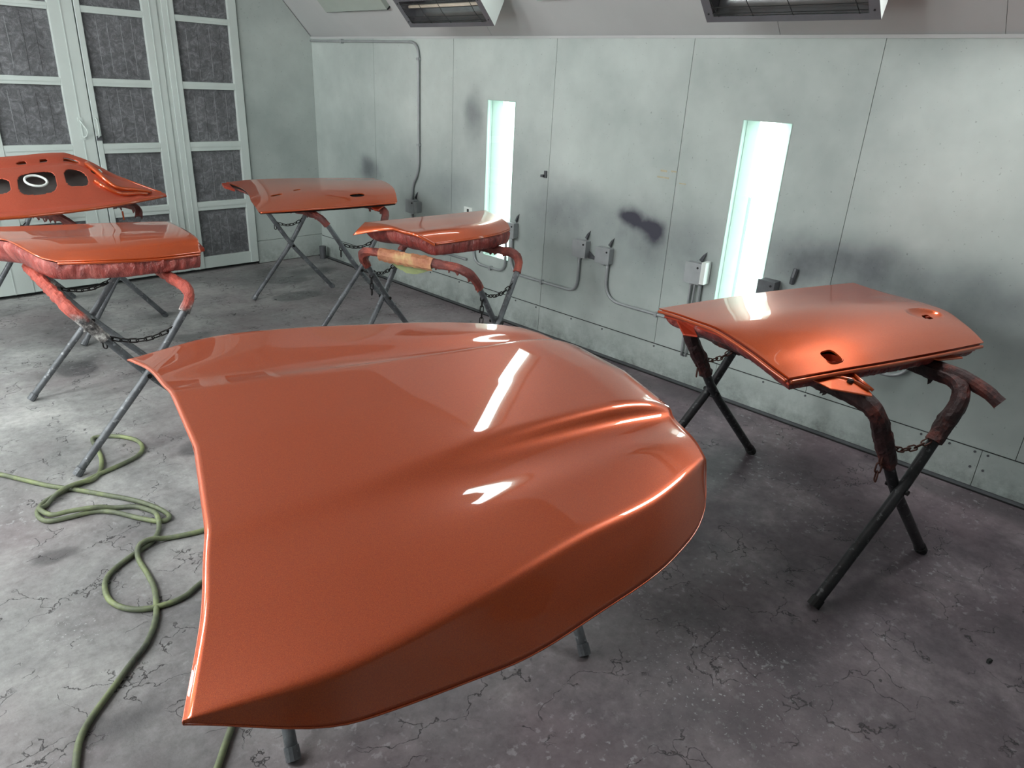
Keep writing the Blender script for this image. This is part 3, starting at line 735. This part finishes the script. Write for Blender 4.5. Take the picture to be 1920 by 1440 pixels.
# sections: centre..C3 edge (smooth), C3 drop, shelf, crease, facet
def smooth_section(cols_idx, n, start_flat=False):
    ks = np.array(cols_idx); pts = CC[ks]          # m x nv x 3
    res = []
    for i in range(nv):
        d = np.r_[0, np.cumsum(np.hypot(np.diff(pts[:, i, 1]), np.diff(pts[:, i, 2]))+1e-6)]; d /= d[-1]
        col = []
        for u in np.linspace(0, 1, n): col.append([hermite(d, pts[:, i, c], np.array([u]))[0] for c in range(3)])
        res.append(col)
    return np.array(res).transpose(1, 0, 2)
top0 = smooth_section([0, 1], 18); top_ = smooth_section([1, 2, 3, 4], 32); fac = smooth_section([4, 5, 6, 7], 16)
half = np.concatenate([top0, top_[1:], fac[1:]], 0)
for _ in range(2):        # soften the creases by a few millimetres
    q = half.copy(); q[1:-1] = .25*half[:-2]+.5*half[1:-1]+.25*half[2:]; q[-1] = half[-1]; half = q
ROLL = .042
def hood_pt(s, t, z): return HO+Hl*s+Hw*(t-.02+.02*s)+Vector((0, 0, z+ROLL*t))
G = []
for sgn, arr in ((-1, half[::-1]), (1, half[1:])):
    for colm in arr: G.append([tuple(hood_pt(p[0], sgn*p[1], p[2])) for p in colm])
G = np.array(G)
hood = thing('car_hood', 'large glossy orange metallic car hood with raised centre creases, in the foreground', 'car hood', (1.14, 1.47, .88))
V, F = gridmesh(G)
sk = obj('outer_skin', V, F, 'paint', hood, True)
def orient_up(o):
    me = o.data; bm = bmesh.new(); bm.from_mesh(me); bmesh.ops.recalc_face_normals(bm, faces=bm.faces)
    if sum(f.normal.z*f.calc_area() for f in bm.faces) < 0: bmesh.ops.reverse_faces(bm, faces=bm.faces)
    bm.to_mesh(me); bm.free(); return o
orient_up(sk)
md = sk.modifiers.new('solid', 'SOLIDIFY'); md.thickness = .0035; md.offset = -1
# underside frame
IN = []
nh = G.shape[0]
for i in range(18, nh-18, 3):
    row = []
    for j in range(9, nv-6, 4):
        p = Vector(G[i, j]); dp = .028+.018*(1 if (i//6) % 2 else .3)
        row.append(tuple(p-Vector((0, 0, dp))))
    IN.append(row)
V, F = gridmesh(np.array(IN)); o = obj('inner_frame', V, F, 'inner', hood, True); orient_up(o)
md = o.modifiers.new('solid', 'SOLIDIFY'); md.thickness = .004; md.offset = -1
# hem running round the edge
loop = [Vector(G[0, j]) for j in range(nv)]+[Vector(G[i, -1]) for i in range(nh)]+[Vector(G[-1, j]) for j in range(nv-1, -1, -1)]+[Vector(G[i, 0]) for i in range(nh-1, -1, -1)]
lp = [p for i, p in enumerate(loop) if i == 0 or (p-loop[i-1]).length > 1e-4]
MB().tube([p-Vector((0, 0, .0022)) for p in lp[::2]], .0018, 6, closed=True).obj('edge_hem', 'paint', hood, smooth=True)
# latch and stay bumpers underneath
for t_ in (-.42, .42):
    p = hood_pt(1.2, t_, .90); MB().tube([p, p-Vector((0, 0, .03))], .014, 10).obj('rubber_bumper', 'black', hood)

# ================================================================== DOOR SKINS
def coons(top, bot, left, right, nu, nv_, crown=0):
    """top: left->right far edge, bot: near edge, left/right: far->near profiles"""
    T = cat(top, nu); B = cat(bot, nu); Lc = cat(left, nv_); Rc = cat(right, nv_)
    u = np.linspace(0, 1, nu)[:, None, None]; v = np.linspace(0, 1, nv_)[None, :, None]
    P = (1-v)*T[:, None]+v*B[:, None]+(1-u)*Lc[None]+u*Rc[None]-((1-u)*(1-v)*T[0]+u*(1-v)*T[-1]+(1-u)*v*B[0]+u*v*B[-1])
    P[:, :, 2] += (crown*np.sin(math.pi*u)**.7*np.sin(math.pi*v**1.5))[:, :, 0]
    return P
def skin(name, P, parent, mat='paint', thick=.006, cutters=()):
    V, F = gridmesh(P); o = obj(name, V, F, mat, parent, True); orient_up(o)
    md = o.modifiers.new('solid', 'SOLIDIFY'); md.thickness = thick; md.offset = -1
    if cutters:
        cuts = []
        for c in cutters:
            q = D.objects.new('cut', c); C.objects.link(q); q.location = o.location*0+ORG[parent.name]*0; cuts.append(q)
            q.matrix_world = Matrix.Identity(4)
            b = o.modifiers.new('b', 'BOOLEAN'); b.object = q; b.operation = 'DIFFERENCE'; b.solver = 'EXACT'
        bpy.context.view_layer.update()
        # cutters are in world coordinates; the skin sits under its parent
        dg = bpy.context.evaluated_depsgraph_get(); me = D.meshes.new_from_object(o.evaluated_get(dg))
        o.modifiers.clear(); o.data = me
        me.polygons.foreach_set('use_smooth', [True]*len(me.polygons))
        for q in cuts: D.objects.remove(q)
        try: o.data.set_sharp_from_angle(angle=math.radians(40))
        except Exception: pass
    return o
def loop_of(P):
    return [Vector(p) for p in list(P[:, 0])+list(P[-1, 1:])+list(P[::-1, -1])[1:]+list(P[0, ::-1])[1:-1]]
def tub(name, P, parent, mat, prof, seed=0, wr=.0, shift=(0, 0), smooth=True, zb=None):
    """shell hanging under a skin: prof = [(inset fraction, drop)]"""
    pk = np.array(prof, float); kk = np.linspace(0, 1, len(prof)); ks = np.linspace(0, 1, 16)
    prof = list(zip(hermite(kk, pk[:, 0], ks), hermite(kk, pk[:, 1], ks)))
    lp = loop_of(P); c = sum(lp, Vector())/len(lp); V = []; F = []; n = len(lp)
    for k, (r, dz) in enumerate(prof):
        for i, p in enumerate(lp):
            q = c+(p-c)*r; q.z = p.z+(c.z-p.z)*max(0, 1-r)*.8+dz
            q += Vector((shift[0], shift[1], 0))*(k/(len(prof)-1))
            if wr and k: 
                nn = noise.noise(Vector((i*.23+seed, k*.16, seed)))+.5*noise.noise(Vector((i*.7+seed, k*.10, seed+3)))
                q += (q-c).normalized()*wr*nn; q.z += wr*.5*nn
            if zb is not None: q.z = max(q.z, zb)
            V.append(q)
    m = len(prof)
    for k in range(m-1):
        for i in range(n): a = k*n+i; b = k*n+(i+1) % n; F.append((a, b, b+n, a+n))
    F.append(tuple((m-1)*n+i for i in range(n)))
    return obj(name, V, F, mat, parent, smooth)
def cutmesh(fn):
    m = D.meshes.new('cutter'); q = fn(); m.from_pydata([tuple(v) for v in q.V], [], q.F); return m
def ellcut(c, ax, a, b, h=.03, seg=28, p=2.0):
    """vertical superellipse prism"""
    c = Vector(c); ax = Vector((ax[0], ax[1], 0)).normalized(); ay = Vector((-ax.y, ax.x, 0)); V = []
    for z in (-h, h):
        for k in range(seg):
            t_ = 2*math.pi*k/seg; cx = math.copysign(abs(math.cos(t_))**(2/p), math.cos(t_)); sy = math.copysign(abs(math.sin(t_))**(2/p), math.sin(t_))
            V.append(c+ax*a*cx+ay*b*sy+Vector((0, 0, z)))
    F = [tuple(range(seg))[::-1], tuple(range(seg, 2*seg))]+[(i, (i+1) % seg, (i+1) % seg+seg, i+seg) for i in range(seg)]
    m = MB(); m.V = V; m.F = F; return m
def cup(c, ax, a, b, depth, name, mat, parent, p=2.0, seg=28, rim=1.0):
    c = Vector(c); ax = Vector((ax[0], ax[1], 0)).normalized(); ay = Vector((-ax.y, ax.x, 0)); V = []; prof = [(rim, 0), (rim*.98, -.25), (rim*.85, -.75), (rim*.5, -1), (.0, -1)]
    for r, d in prof:
        for k in range(seg):
            t_ = 2*math.pi*k/seg; cx = math.copysign(abs(math.cos(t_))**(2/p), math.cos(t_)); sy = math.copysign(abs(math.sin(t_))**(2/p), math.sin(t_))
            V.append(c+ax*a*cx*r+ay*b*sy*r+Vector((0, 0, depth*d)))
    F = []
    for k in range(len(prof)-1):
        for i in range(seg): F.append((k*seg+i, k*seg+(i+1) % seg, (k+1)*seg+(i+1) % seg, (k+1)*seg+i))
    return obj(name, V, F, mat, parent, True)

# --- P1: nearest right-hand door
P1 = coons([(2.643, 1.649, .955), (2.886, 1.544, .975), (3.197, 1.442, .985), (3.504, 1.342, .985), (3.832, 1.256, .975)],
           [(2.354, .906, .940), (2.568, .824, .945), (2.798, .736, .948), (3.107, .638, .945), (3.42, .55, .940)],
           [(2.643, 1.649, .955), (2.595, 1.53, .972), (2.552, 1.42, .982), (2.501, 1.285, .992), (2.454, 1.164, .983), (2.416, 1.064, .968), (2.384, .982, .952), (2.354, .906, .940)],
           [(3.832, 1.256, .975), (3.739, 1.118, .985), (3.674, .948, .992), (3.619, .841, 1.0), (3.566, .748, 1.0), (3.49, .66, .985), (3.45, .6, .965), (3.42, .55, .940)], 170, 110, .032)
d = thing('door_panel', 'orange car door skin with oval handle recess and square mirror hole, nearest on the right', 'car door', (3.05, 1.1, .87))
ax1 = (.95, -.312)
def zon(P, x, y):
    f_ = P.reshape(-1, 3); i = np.argmin((f_[:, 0]-x)**2+(f_[:, 1]-y)**2); return float(f_[i, 2])
hx, hy = 2.617, .872; z1 = zon(P1, hx, hy); kx, ky = 3.37, .785; z2 = zon(P1, kx, ky)
# shallow handle dimple pressed into the skin
for i in range(P1.shape[0]):
    for j in range(P1.shape[1]):
        dx, dy = P1[i, j, 0]-kx, P1[i, j, 1]-ky; a_ = (dx*ax1[0]+dy*ax1[1])/.105; b_ = (-dx*ax1[1]+dy*ax1[0])/.05
        r_ = math.hypot(a_, b_)
        if r_ < 1: P1[i, j, 2] -= .026*(1-r_*r_)**.6
s1 = skin('outer_skin', P1, d, cutters=[cutmesh(lambda: ellcut((hx, hy, z1), ax1, .036, .034, .03, 28, 3.2)), cutmesh(lambda: ellcut((kx+.035, ky-.005, z2-.02), ax1, .022, .017, .03, 20, 4)), cutmesh(lambda: ellcut((kx-.085, ky+.005, z2-.01), ax1, .016, .008, .03, 16, 3))])
cup((hx, hy, z1-.006), ax1, .040, .038, .06, 'mirror_recess', 'inner', d, 3.2)
MB().obox((hx+.006, hy-.008, z1-.035), ((ax1[0], ax1[1], 0), (-ax1[1], ax1[0], 0), (0, 0, 1)), (.018, .006, .012)).obj('recess_bracket', 'inner', d)
cup((kx+.035, ky-.005, z2-.026), ax1, .024, .019, .03, 'handle_socket', 'dark', d, 4)
MB().obox((kx+.04, ky-.004, z2-.036), ((ax1[0], ax1[1], 0), (-ax1[1], ax1[0], 0), (0, 0, 1)), (.012, .004, .012)).obj('handle_latch', 'inner', d)
cup((kx-.085, ky+.005, z2-.012), ax1, .018, .010, .03, 'key_slot', 'dark', d, 3)
tub('inner_panel', P1, d, 'inner', [(.985, -.006), (.975, -.02), (.96, -.032), (.93, -.045), (.6, -.05)], zb=.885)
tub('masked_underside', P1, d, 'film', [(.955, -.03), (.94, -.055), (.89, -.08), (.80, -.095), (.6, -.10)], 3, .012, zb=.872)
# hem lip along the belt edge and the front edge
nb = [Vector(p) for p in P1[:, -1]]; lf = [Vector(p) for p in P1[0, :]]
dirn = Vector((.312, .95, 0))*-1
MB().tube([p+Vector((0, 0, -.016))+dirn*.004 for p in nb[1:-2]], .0075, 8).obj('belt_flange', 'paint', d, smooth=True)
MB().tube([p+Vector((-.010, .004, -.012)) for p in lf[2:]], .007, 8).obj('front_flange', 'paint', d, smooth=True)
def bracket(name, pts, th, mat, parent, hole=None, label=None):
    pts = [Vector(p) for p in pts]; n = len(pts); nrm = Vector((0, 0, th))
    V = pts+[p-nrm for p in pts]; F = [tuple(range(n)), tuple(range(n, 2*n))[::-1]]+[(i, i+n, (i+1) % n+n, (i+1) % n) for i in range(n)]
    o = bevel(obj(name, V, F, mat, parent, label=label), .003)
    return o
b_ = bracket('mirror_bracket', [(2.47, .915, .925), (2.60, .86, .935), (2.69, .80, .915), (2.60, .70, .885), (2.585, .69, .880), (2.48, .80, .90)], .006, 'paint', d, label='triangular orange mirror bracket')
MB().tube([(2.53, .87, .925), (2.60, .78, .91), (2.60, .71, .893)], .007, 8).obj('bracket_rib', 'paint', b_, smooth=True)
MB().tube([(2.66, .82, .925), (2.63, .76, .91), (2.605, .70, .893)], .006, 8).obj('bracket_rib', 'paint', b_, smooth=True)
MB().tube([(2.585, .775, .916), (2.585, .775, .906)], .011, 12).obj('bracket_hole', 'dark', b_)
bracket('hinge_tab', [(3.08, .71, .925), (3.17, .67, .925), (3.26, .585, .905), (3.25, .575, .905), (3.12, .63, .91)], .008, 'paint', d)
bracket('hinge_tab', [(2.60, 1.53, .94), (2.60, 1.45, .94), (2.57, 1.40, .91), (2.555, 1.46, .905)], .008, 'inner', d)

# --- P2: left front film-wrapped panel
P2 = coons([(.40, 4.86, .985), (.816, 4.674, .99), (1.092, 4.552, .995), (1.331, 4.447, 1.), (1.60, 4.40, .99)],
           [(.878, 3.937, .94), (1.07, 3.843, .94), (1.291, 3.81, .93), (1.535, 3.82, .925)],
           [(.40, 4.86, .985), (.60, 4.60, .985), (.751, 4.37, .985), (.776, 4.25, .985), (.825, 4.02, .955), (.878, 3.937, .94)],
           [(1.60, 4.40, .99), (1.575, 4.20, 1.), (1.555, 4.0, 1.0), (1.547, 3.88, .988), (1.541, 3.85, .955), (1.535, 3.82, .925)], 80, 70, .008)
d = thing('door_panel', 'orange door skin wrapped in pink masking film, at the left edge in front', 'car door', (1.1, 4.2, .87))
skin('outer_skin', P2, d)
nb = [Vector(p) for p in P2[:, -1]]
MB().tube([p+Vector((0, .004, -.012)) for p in nb[1:-1]], .008, 8).obj('belt_flange', 'paint', d, smooth=True)
tub('masking_film', P2, d, 'filmpink', [(.975, -.012), (.995, -.04), (.975, -.075), (.92, -.108), (.80, -.13), (.6, -.14)], 5, .016, zb=.842)
bracket('latch_tab', [(1.545, 3.96, .96), (1.575, 3.94, .955), (1.575, 3.87, .935), (1.545, 3.86, .935)], .02, 'inner', d)

# --- P4: rear unwrapped door by the corner
P4 = coons([(2.60, 5.80, .985), (2.78, 5.62, 1.02), (3.15, 5.42, 1.035), (3.638, 5.243, 1.03)],
           [(2.364, 4.806, .92), (2.62, 4.74, .926), (3.0, 4.68, .93), (3.454, 4.661, .93)],
           [(2.60, 5.80, .985), (2.575, 5.50, .985), (2.50, 5.22, .975), (2.435, 5.06, .96), (2.40, 4.93, .942), (2.364, 4.806, .92)],
           [(3.638, 5.243, 1.03), (3.60, 5.02, 1.03), (3.545, 4.84, 1.012), (3.50, 4.745, .985), (3.47, 4.69, .955), (3.454, 4.661, .93)], 90, 60, .012)
d = thing('door_panel', 'orange car door skin with small slots and no film, by the far corner', 'car door', (3.0, 5.1, .87))
ax4 = (1, -.08)
hs = [(2.62, 5.02, .045, .016), (2.80, 5.04, .030, .013), (3.16, 4.775, .062, .024)]
skin('outer_skin', P4, d, cutters=[cutmesh(lambda a=a: ellcut((a[0], a[1], zon(P4, a[0], a[1])), ax4, a[2], a[3], .05, 20, 2.6)) for a in hs])
for k, a in enumerate(hs): cup((a[0], a[1], zon(P4, a[0], a[1])-.008), ax4, a[2]*1.05, a[3]*1.05, .03, ['key_slot', 'trim_slot', 'handle_slot'][k], 'dark', d, 2.6)
nb = [Vector(p) for p in P4[:, -1]]
MB().tube([p+Vector((0, -.002, -.008)) for p in nb[1:-1]], .007, 8).obj('belt_flange', 'paint', d, smooth=True)
tub('inner_panel', P4, d, 'dark', [(.97, -.006), (.955, -.02), (.94, -.03), (.5, -.04)], zb=.90)
tub('masking_film', P4, d, 'film', [(.945, -.022), (.95, -.035), (.93, -.05), (.86, -.06), (.5, -.06)], 4, .008, zb=.900)
bracket('mirror_bracket', [(3.22, 4.73, .92), (3.40, 4.76, .93), (3.36, 4.70, .905), (3.27, 4.655, .885), (3.24, 4.66, .885)], .012, 'inner', d)
bracket('window_corner', [(2.60, 5.78, .985), (2.56, 5.80, .98), (2.54, 5.72, .97), (2.55, 5.55, .965)], .02, 'inner', d)

# --- P5: middle film-wrapped door
P5 = coons([(2.568, 3.801, .99), (2.968, 3.745, 1.), (3.30, 3.73, 1.0), (3.525, 3.717, 1.)],
           [(2.731, 3.312, .93), (2.97, 3.271, .94), (3.201, 3.273, .945), (3.397, 3.339, .945)],
           [(2.568, 3.801, .99), (2.615, 3.663, .995), (2.640, 3.50, .985), (2.664, 3.40, .98), (2.731, 3.312, .93)],
           [(3.525, 3.717, 1.0), (3.455, 3.55, 1.), (3.42, 3.44, .992), (3.415, 3.385, .975), (3.397, 3.339, .945)], 80, 60, .004)
d = thing('door_panel', 'orange door skin over maroon masking film, middle of the row before the far wall light', 'car door', (2.98, 3.5, .84))
skin('outer_skin', P5, d)
fp = [Vector(p) for p in P5[0]]
fl_ = []
for k, p in enumerate(fp): q = min(1, k/24); fl_.append([tuple(p), tuple(p+Vector((-.006-.055*(1-q), -.004, -.010-.03*(1-q)))), tuple(p+Vector((-.004-.095*(1-q), -.008, -.020-.050*(1-q))))])
V, F = gridmesh(np.array(fl_)); o = obj('side_flange', V, F, 'paint', d, True); md = o.modifiers.new('solid', 'SOLIDIFY'); md.thickness = .004
nb = [Vector(p) for p in P5[:, -1]]
MB().tube([p+Vector((0, .002, -.008)) for p in nb[1:-1]], .006, 8).obj('belt_flange', 'paint', d, smooth=True)
lf = [Vector(p) for p in P5[0, 20:]]
MB().tube([p+Vector((-.004, 0, -.008)) for p in lf], .006, 8).obj('front_flange', 'paint', d, smooth=True)
tub('masking_film', P5, d, 'film', [(.97, -.01), (1.0, -.035), (.985, -.07), (.92, -.105), (.78, -.128), (.5, -.135)], 9, .012, zb=.853)

# crumpled paper on the middle trestle's near bar
pp = thing('masking_paper', 'crumpled orange and green masking paper draped on the middle trestle bar', 'paper', (2.75, 3.35, .82))
def bar_pt(tc, Ld, w_, l_, z_, s=1):
    Ld = Vector((Ld[0], Ld[1], 0)).normalized(); Wd = Vector((Ld.y, -Ld.x, 0)); return Vector((tc[0], tc[1], 0))+Wd*w_+Ld*l_+Vector((0, 0, z_))
n1, n2 = 26, 9; A = np.zeros((n1, n2, 3)); B_ = np.zeros((n1, n2, 3))
for i in range(n1):
    for j in range(n2):
        l_ = .24-.40*i/(n1-1); a = math.pi*(1.15-1.5*j/(n2-1))
        rr = .033+.009*noise.noise(Vector((i*.5, j*.9, 4)))
        p = bar_pt((2.91, 3.49), (-.275, .96), -.29+math.cos(a)*rr*-1, l_, .825+math.sin(a)*rr)
        if j > 5: p += Vector((0, 0, -.004*(j-5)*1.2))
        A[i, j] = p
        q = bar_pt((2.91, 3.49), (-.275, .96), -.29+.004*j, l_, .802-.0065*j*math.sin(math.pi*i/(n1-1))*1.5+.006*noise.noise(Vector((i*.6, j, 2))))
        B_[i, j] = q
for nm, Q, mm in (('kraft_sheet', A, 'paper'), ('green_sheet', B_, 'greenpaper')):
    V, F = gridmesh(Q); o = obj(nm, V, F, mm, pp); md = o.modifiers.new('solid', 'SOLIDIFY'); md.thickness = .0015

# --- P3: upturned door shell far left, inner side facing up and towards the camera
d = thing('door_shell', 'orange car door shell lying face down with its pierced inner side tilted up, far left', 'car door', (1.4, 5.6, .88))
near = [(.35, 5.28, .925), (.939, 5.312, .925), (1.111, 5.32, .925), (1.57, 5.393, .935), (2.035, 5.575, .950)]
far = [(.45, 5.80, 1.18), (1.094, 5.85, 1.18), (1.45, 5.93, 1.19), (1.60, 5.92, 1.155), (2.045, 5.605, .956)]
def shell_pt(u, v): pass
NU, NVv = 264, 110
Nr = cat(near, NU); Fr = cat(far, NU)
Pi = np.zeros((NU, NVv, 3)); Po = np.zeros((NU, NVv, 3))
for i in range(NU):
    a, b = Nr[i], Fr[i]; k = i/(NU-1)
    for j in range(NVv):
        v = j/(NVv-1); p = a*(1-v)+b*v
        side = min(1, max(0, (.80-k)/.10)) if k > .5 else 1
        # step up from the outer rim to the raised inner frame, then the belt channel
        st = 1/(1+math.exp(-(v-.24)*26)); fr_ = 1/(1+math.exp((k-.77)*34))
        ch = math.exp(-((v-.84)/.055)**2)*.018*fr_
        hgt = .045*st*fr_+ch*-1+.012*math.exp(-((k-.70)/.025)**2)*st*0
        groove = .010*math.exp(-((v-.12)/.03)**2)
        rib = .016*math.exp(-((k-.86-.05*v)/.02)**2)*math.sin(math.pi*min(1, v*1.1))
        Pi[i, j] = p+np.array([0, -.35*hgt, hgt-groove+rib])
        Po[i, j] = p+np.array([0, .02, -.035*math.sin(math.pi*min(1, max(0, v)))*(1-k**4)-.008])
# holes: window-like openings through the inner sheet
holes = [(.14, .385, .30, .60), (.415, .555, .27, .64), (.59, .668, .33, .66), (.70, .735, .66, .78), (.60, .66, .86, .91), (.50, .535, .86, .90), (.42, .45, .865, .895), (.10, .16, .86, .90), (.305, .325, .57, .64)]
def inhole(i, j):
    u = (i+.5)/(NU-1); v = (j+.5)/(NVv-1)
    for a, b, c_, e in holes:
        x = abs((u-(a+b)/2)/((b-a)/2)); y = abs((v-(c_+e)/2)/((e-c_)/2))
        if x**4+y**4 < 1: return True
    return False
V = [tuple(p) for p in Pi.reshape(-1, 3)]
F = [(i*NVv+j, (i+1)*NVv+j, (i+1)*NVv+j+1, i*NVv+j+1) for i in range(NU-1) for j in range(NVv-1) if not inhole(i, j)]
o = obj('inner_sheet', V, F, 'overspray_pink', d, True); md = o.modifiers.new('solid', 'SOLIDIFY'); md.thickness = .005; md.offset = -1
V, F = gridmesh(Po[::8, ::6]); o = obj('outer_skin', V, F, 'primer', d, True, label='grey primed inside of the outer skin seen through the openings'); md = o.modifiers.new('solid', 'SOLIDIFY'); md.thickness = .006
for nm, cv, r in (('rim_flange', Nr, .011), ('belt_flange', Fr, .009)):
    MB().tube([Vector(p)-Vector((0, .002, .004)) for p in cv[::6]], r, 8).obj(nm, 'paint', d, smooth=True)
# raised orange corner rib
rb = [Pi[int(NU*a), int(NVv*b)]+np.array([0, -.008, .012]) for a, b in ((.69, .88), (.72, .70), (.75, .50), (.79, .38), (.87, .34), (.93, .42))]
MB().tube(cat(rb, 24), lambda t_: .020*(1-.35*t_), 10).obj('corner_rib', 'paint', d, smooth=True)
rb = [Pi[int(NU*a), int(NVv*b)]+np.array([0, -.006, .008]) for a, b in ((.695, .45), (.73, .33), (.79, .24), (.86, .22), (.91, .28))]
MB().tube(cat(rb, 24), lambda t_: .016*(1-.3*t_), 10).obj('corner_rib', 'paint', d, smooth=True)
# pale speaker ring
cR = Vector(Pi[int(NU*.475), int(NVv*.50)]); e1 = Vector(Pi[int(NU*.5), int(NVv*.53)])-Vector(Pi[int(NU*.33), int(NVv*.53)]); e1.normalize()
e2 = (Vector(Pi[int(NU*.475), 70])-Vector(Pi[int(NU*.475), 44])); e2 = (e2-e1*e2.dot(e1)).normalized(); e3 = e1.cross(e2)
P = [cR+e1*.062*math.cos(2*math.pi*k/28)+e2*.062*math.sin(2*math.pi*k/28)-Vector((0, 0, .008)) for k in range(28)]
MB().tube(P, .008, 8, closed=True).obj('speaker_ring', 'white', d, smooth=True, label='pale speaker ring')
a_ = Vector(Pi[int(NU*.72), int(NVv*.70)]); MB().obox(a_+e1*.012+Vector((0, -.006, .012)), (e1, e2, e3), (.022, .02, .001)).obj('paper_label', 'white', d, label='small white paper label')
MB().tube([(1.72, 5.58, .86), (1.72, 5.575, .80)], .006, 6).obj('tape_strip', 'paint', d)

# ================================================================== HOSE
HPX = [(0.383,3.812,0.012), (0.427,3.743,0.012), (0.497,3.613,0.012), (0.566,3.488,0.012), (0.639,3.384,0.012), (0.730,3.244,0.012), (0.811,3.112,0.012), (0.862,2.989,0.012), (0.879,2.896,0.012), (0.860,2.862,0.012), (0.822,2.883,0.012), (0.770,2.965,0.012), (0.707,3.078,0.012), (0.645,3.132,0.012), (0.554,3.152,0.012), (0.485,3.175,0.012), (0.463,3.232,0.012), (0.474,3.297,0.012), (0.516,3.352,0.012), (0.591,3.391,0.012), (0.680,3.420,0.012), (0.764,3.452,0.012), (0.860,3.479,0.012), (0.965,3.519,0.012), (1.019,3.593,0.012), (1.026,3.692,0.012), (0.984,3.782,0.012), (0.930,3.838,0.012), (0.873,3.863,0.012), (0.853,3.819,0.012), (0.846,3.720,0.012), (0.823,3.590,0.012), (0.783,3.481,0.012), (0.732,3.419,0.012), (0.662,3.392,0.032), (0.584,3.369,0.032), (0.512,3.316,0.012), (0.477,3.269,0.032), (0.502,3.185,0.032), (0.568,3.166,0.032), (0.663,3.126,0.032), (0.726,3.105,0.012), (0.793,3.061,0.012), (0.830,2.989,0.012), (0.833,2.898,0.032), (0.805,2.812,0.012), (0.750,2.744,0.012), (0.692,2.717,0.012), (0.614,2.679,0.012), (0.550,2.634,0.012), (0.515,2.569,0.012), (0.504,2.477,0.012), (0.529,2.401,0.012), (0.578,2.349,0.012), (0.647,2.323,0.012), (0.718,2.323,0.012), (0.820,2.365,0.012), (1.029,2.384,0.012), (1.233,2.403,0.012), (1.339,2.588,0.012), (1.174,2.672,0.012), (0.961,2.684,0.012), (0.875,2.704,0.012), (0.805,2.731,0.012), (0.747,2.736,0.032), (0.697,2.724,0.032), (0.671,2.671,0.012), (0.662,2.555,0.012), (0.650,2.449,0.012), (0.620,2.346,0.012), (0.583,2.259,0.012), (0.521,2.169,0.012), (0.444,2.104,0.012), (0.360,2.029,0.012), (0.283,1.960,0.012), (0.235,1.898,0.012), (0.200,1.810,0.012), (0.168,1.707,0.012), (0.190,1.526,0.012), (0.316,1.407,0.012), (0.451,1.508,0.012), (0.563,1.632,0.012), (0.700,1.771,0.012), (0.925,1.723,0.012)]
P = cat(HPX, 420); P = [Vector(p) for p in P]
o = MB().tube(P, .0105, 10).obj('air_hose', 'hose', smooth=True)
tag(o, 'green rubber air hose looping over the floor left of the hood', 'hose')
# small debris on the floor
m = MB(); rg = random.Random(4); c = Vector((2.689, .105, .004)); V = [c+Vector((math.cos(a)*.018*rg.uniform(.7, 1.2), math.sin(a)*.010*rg.uniform(.7, 1.2), 0)) for a in [k*math.pi/4 for k in range(8)]]
V2 = [v*.5+c*.5+Vector((0, 0, .006)) for v in V]; m.add(V+V2, [tuple(range(8))[::-1], tuple(range(8, 16))]+[(i, (i+1) % 8, (i+1) % 8+8, i+8) for i in range(8)])
tag(m.obj('dark_chip', 'black'), 'small black chip lying on the floor at the lower right', 'debris')
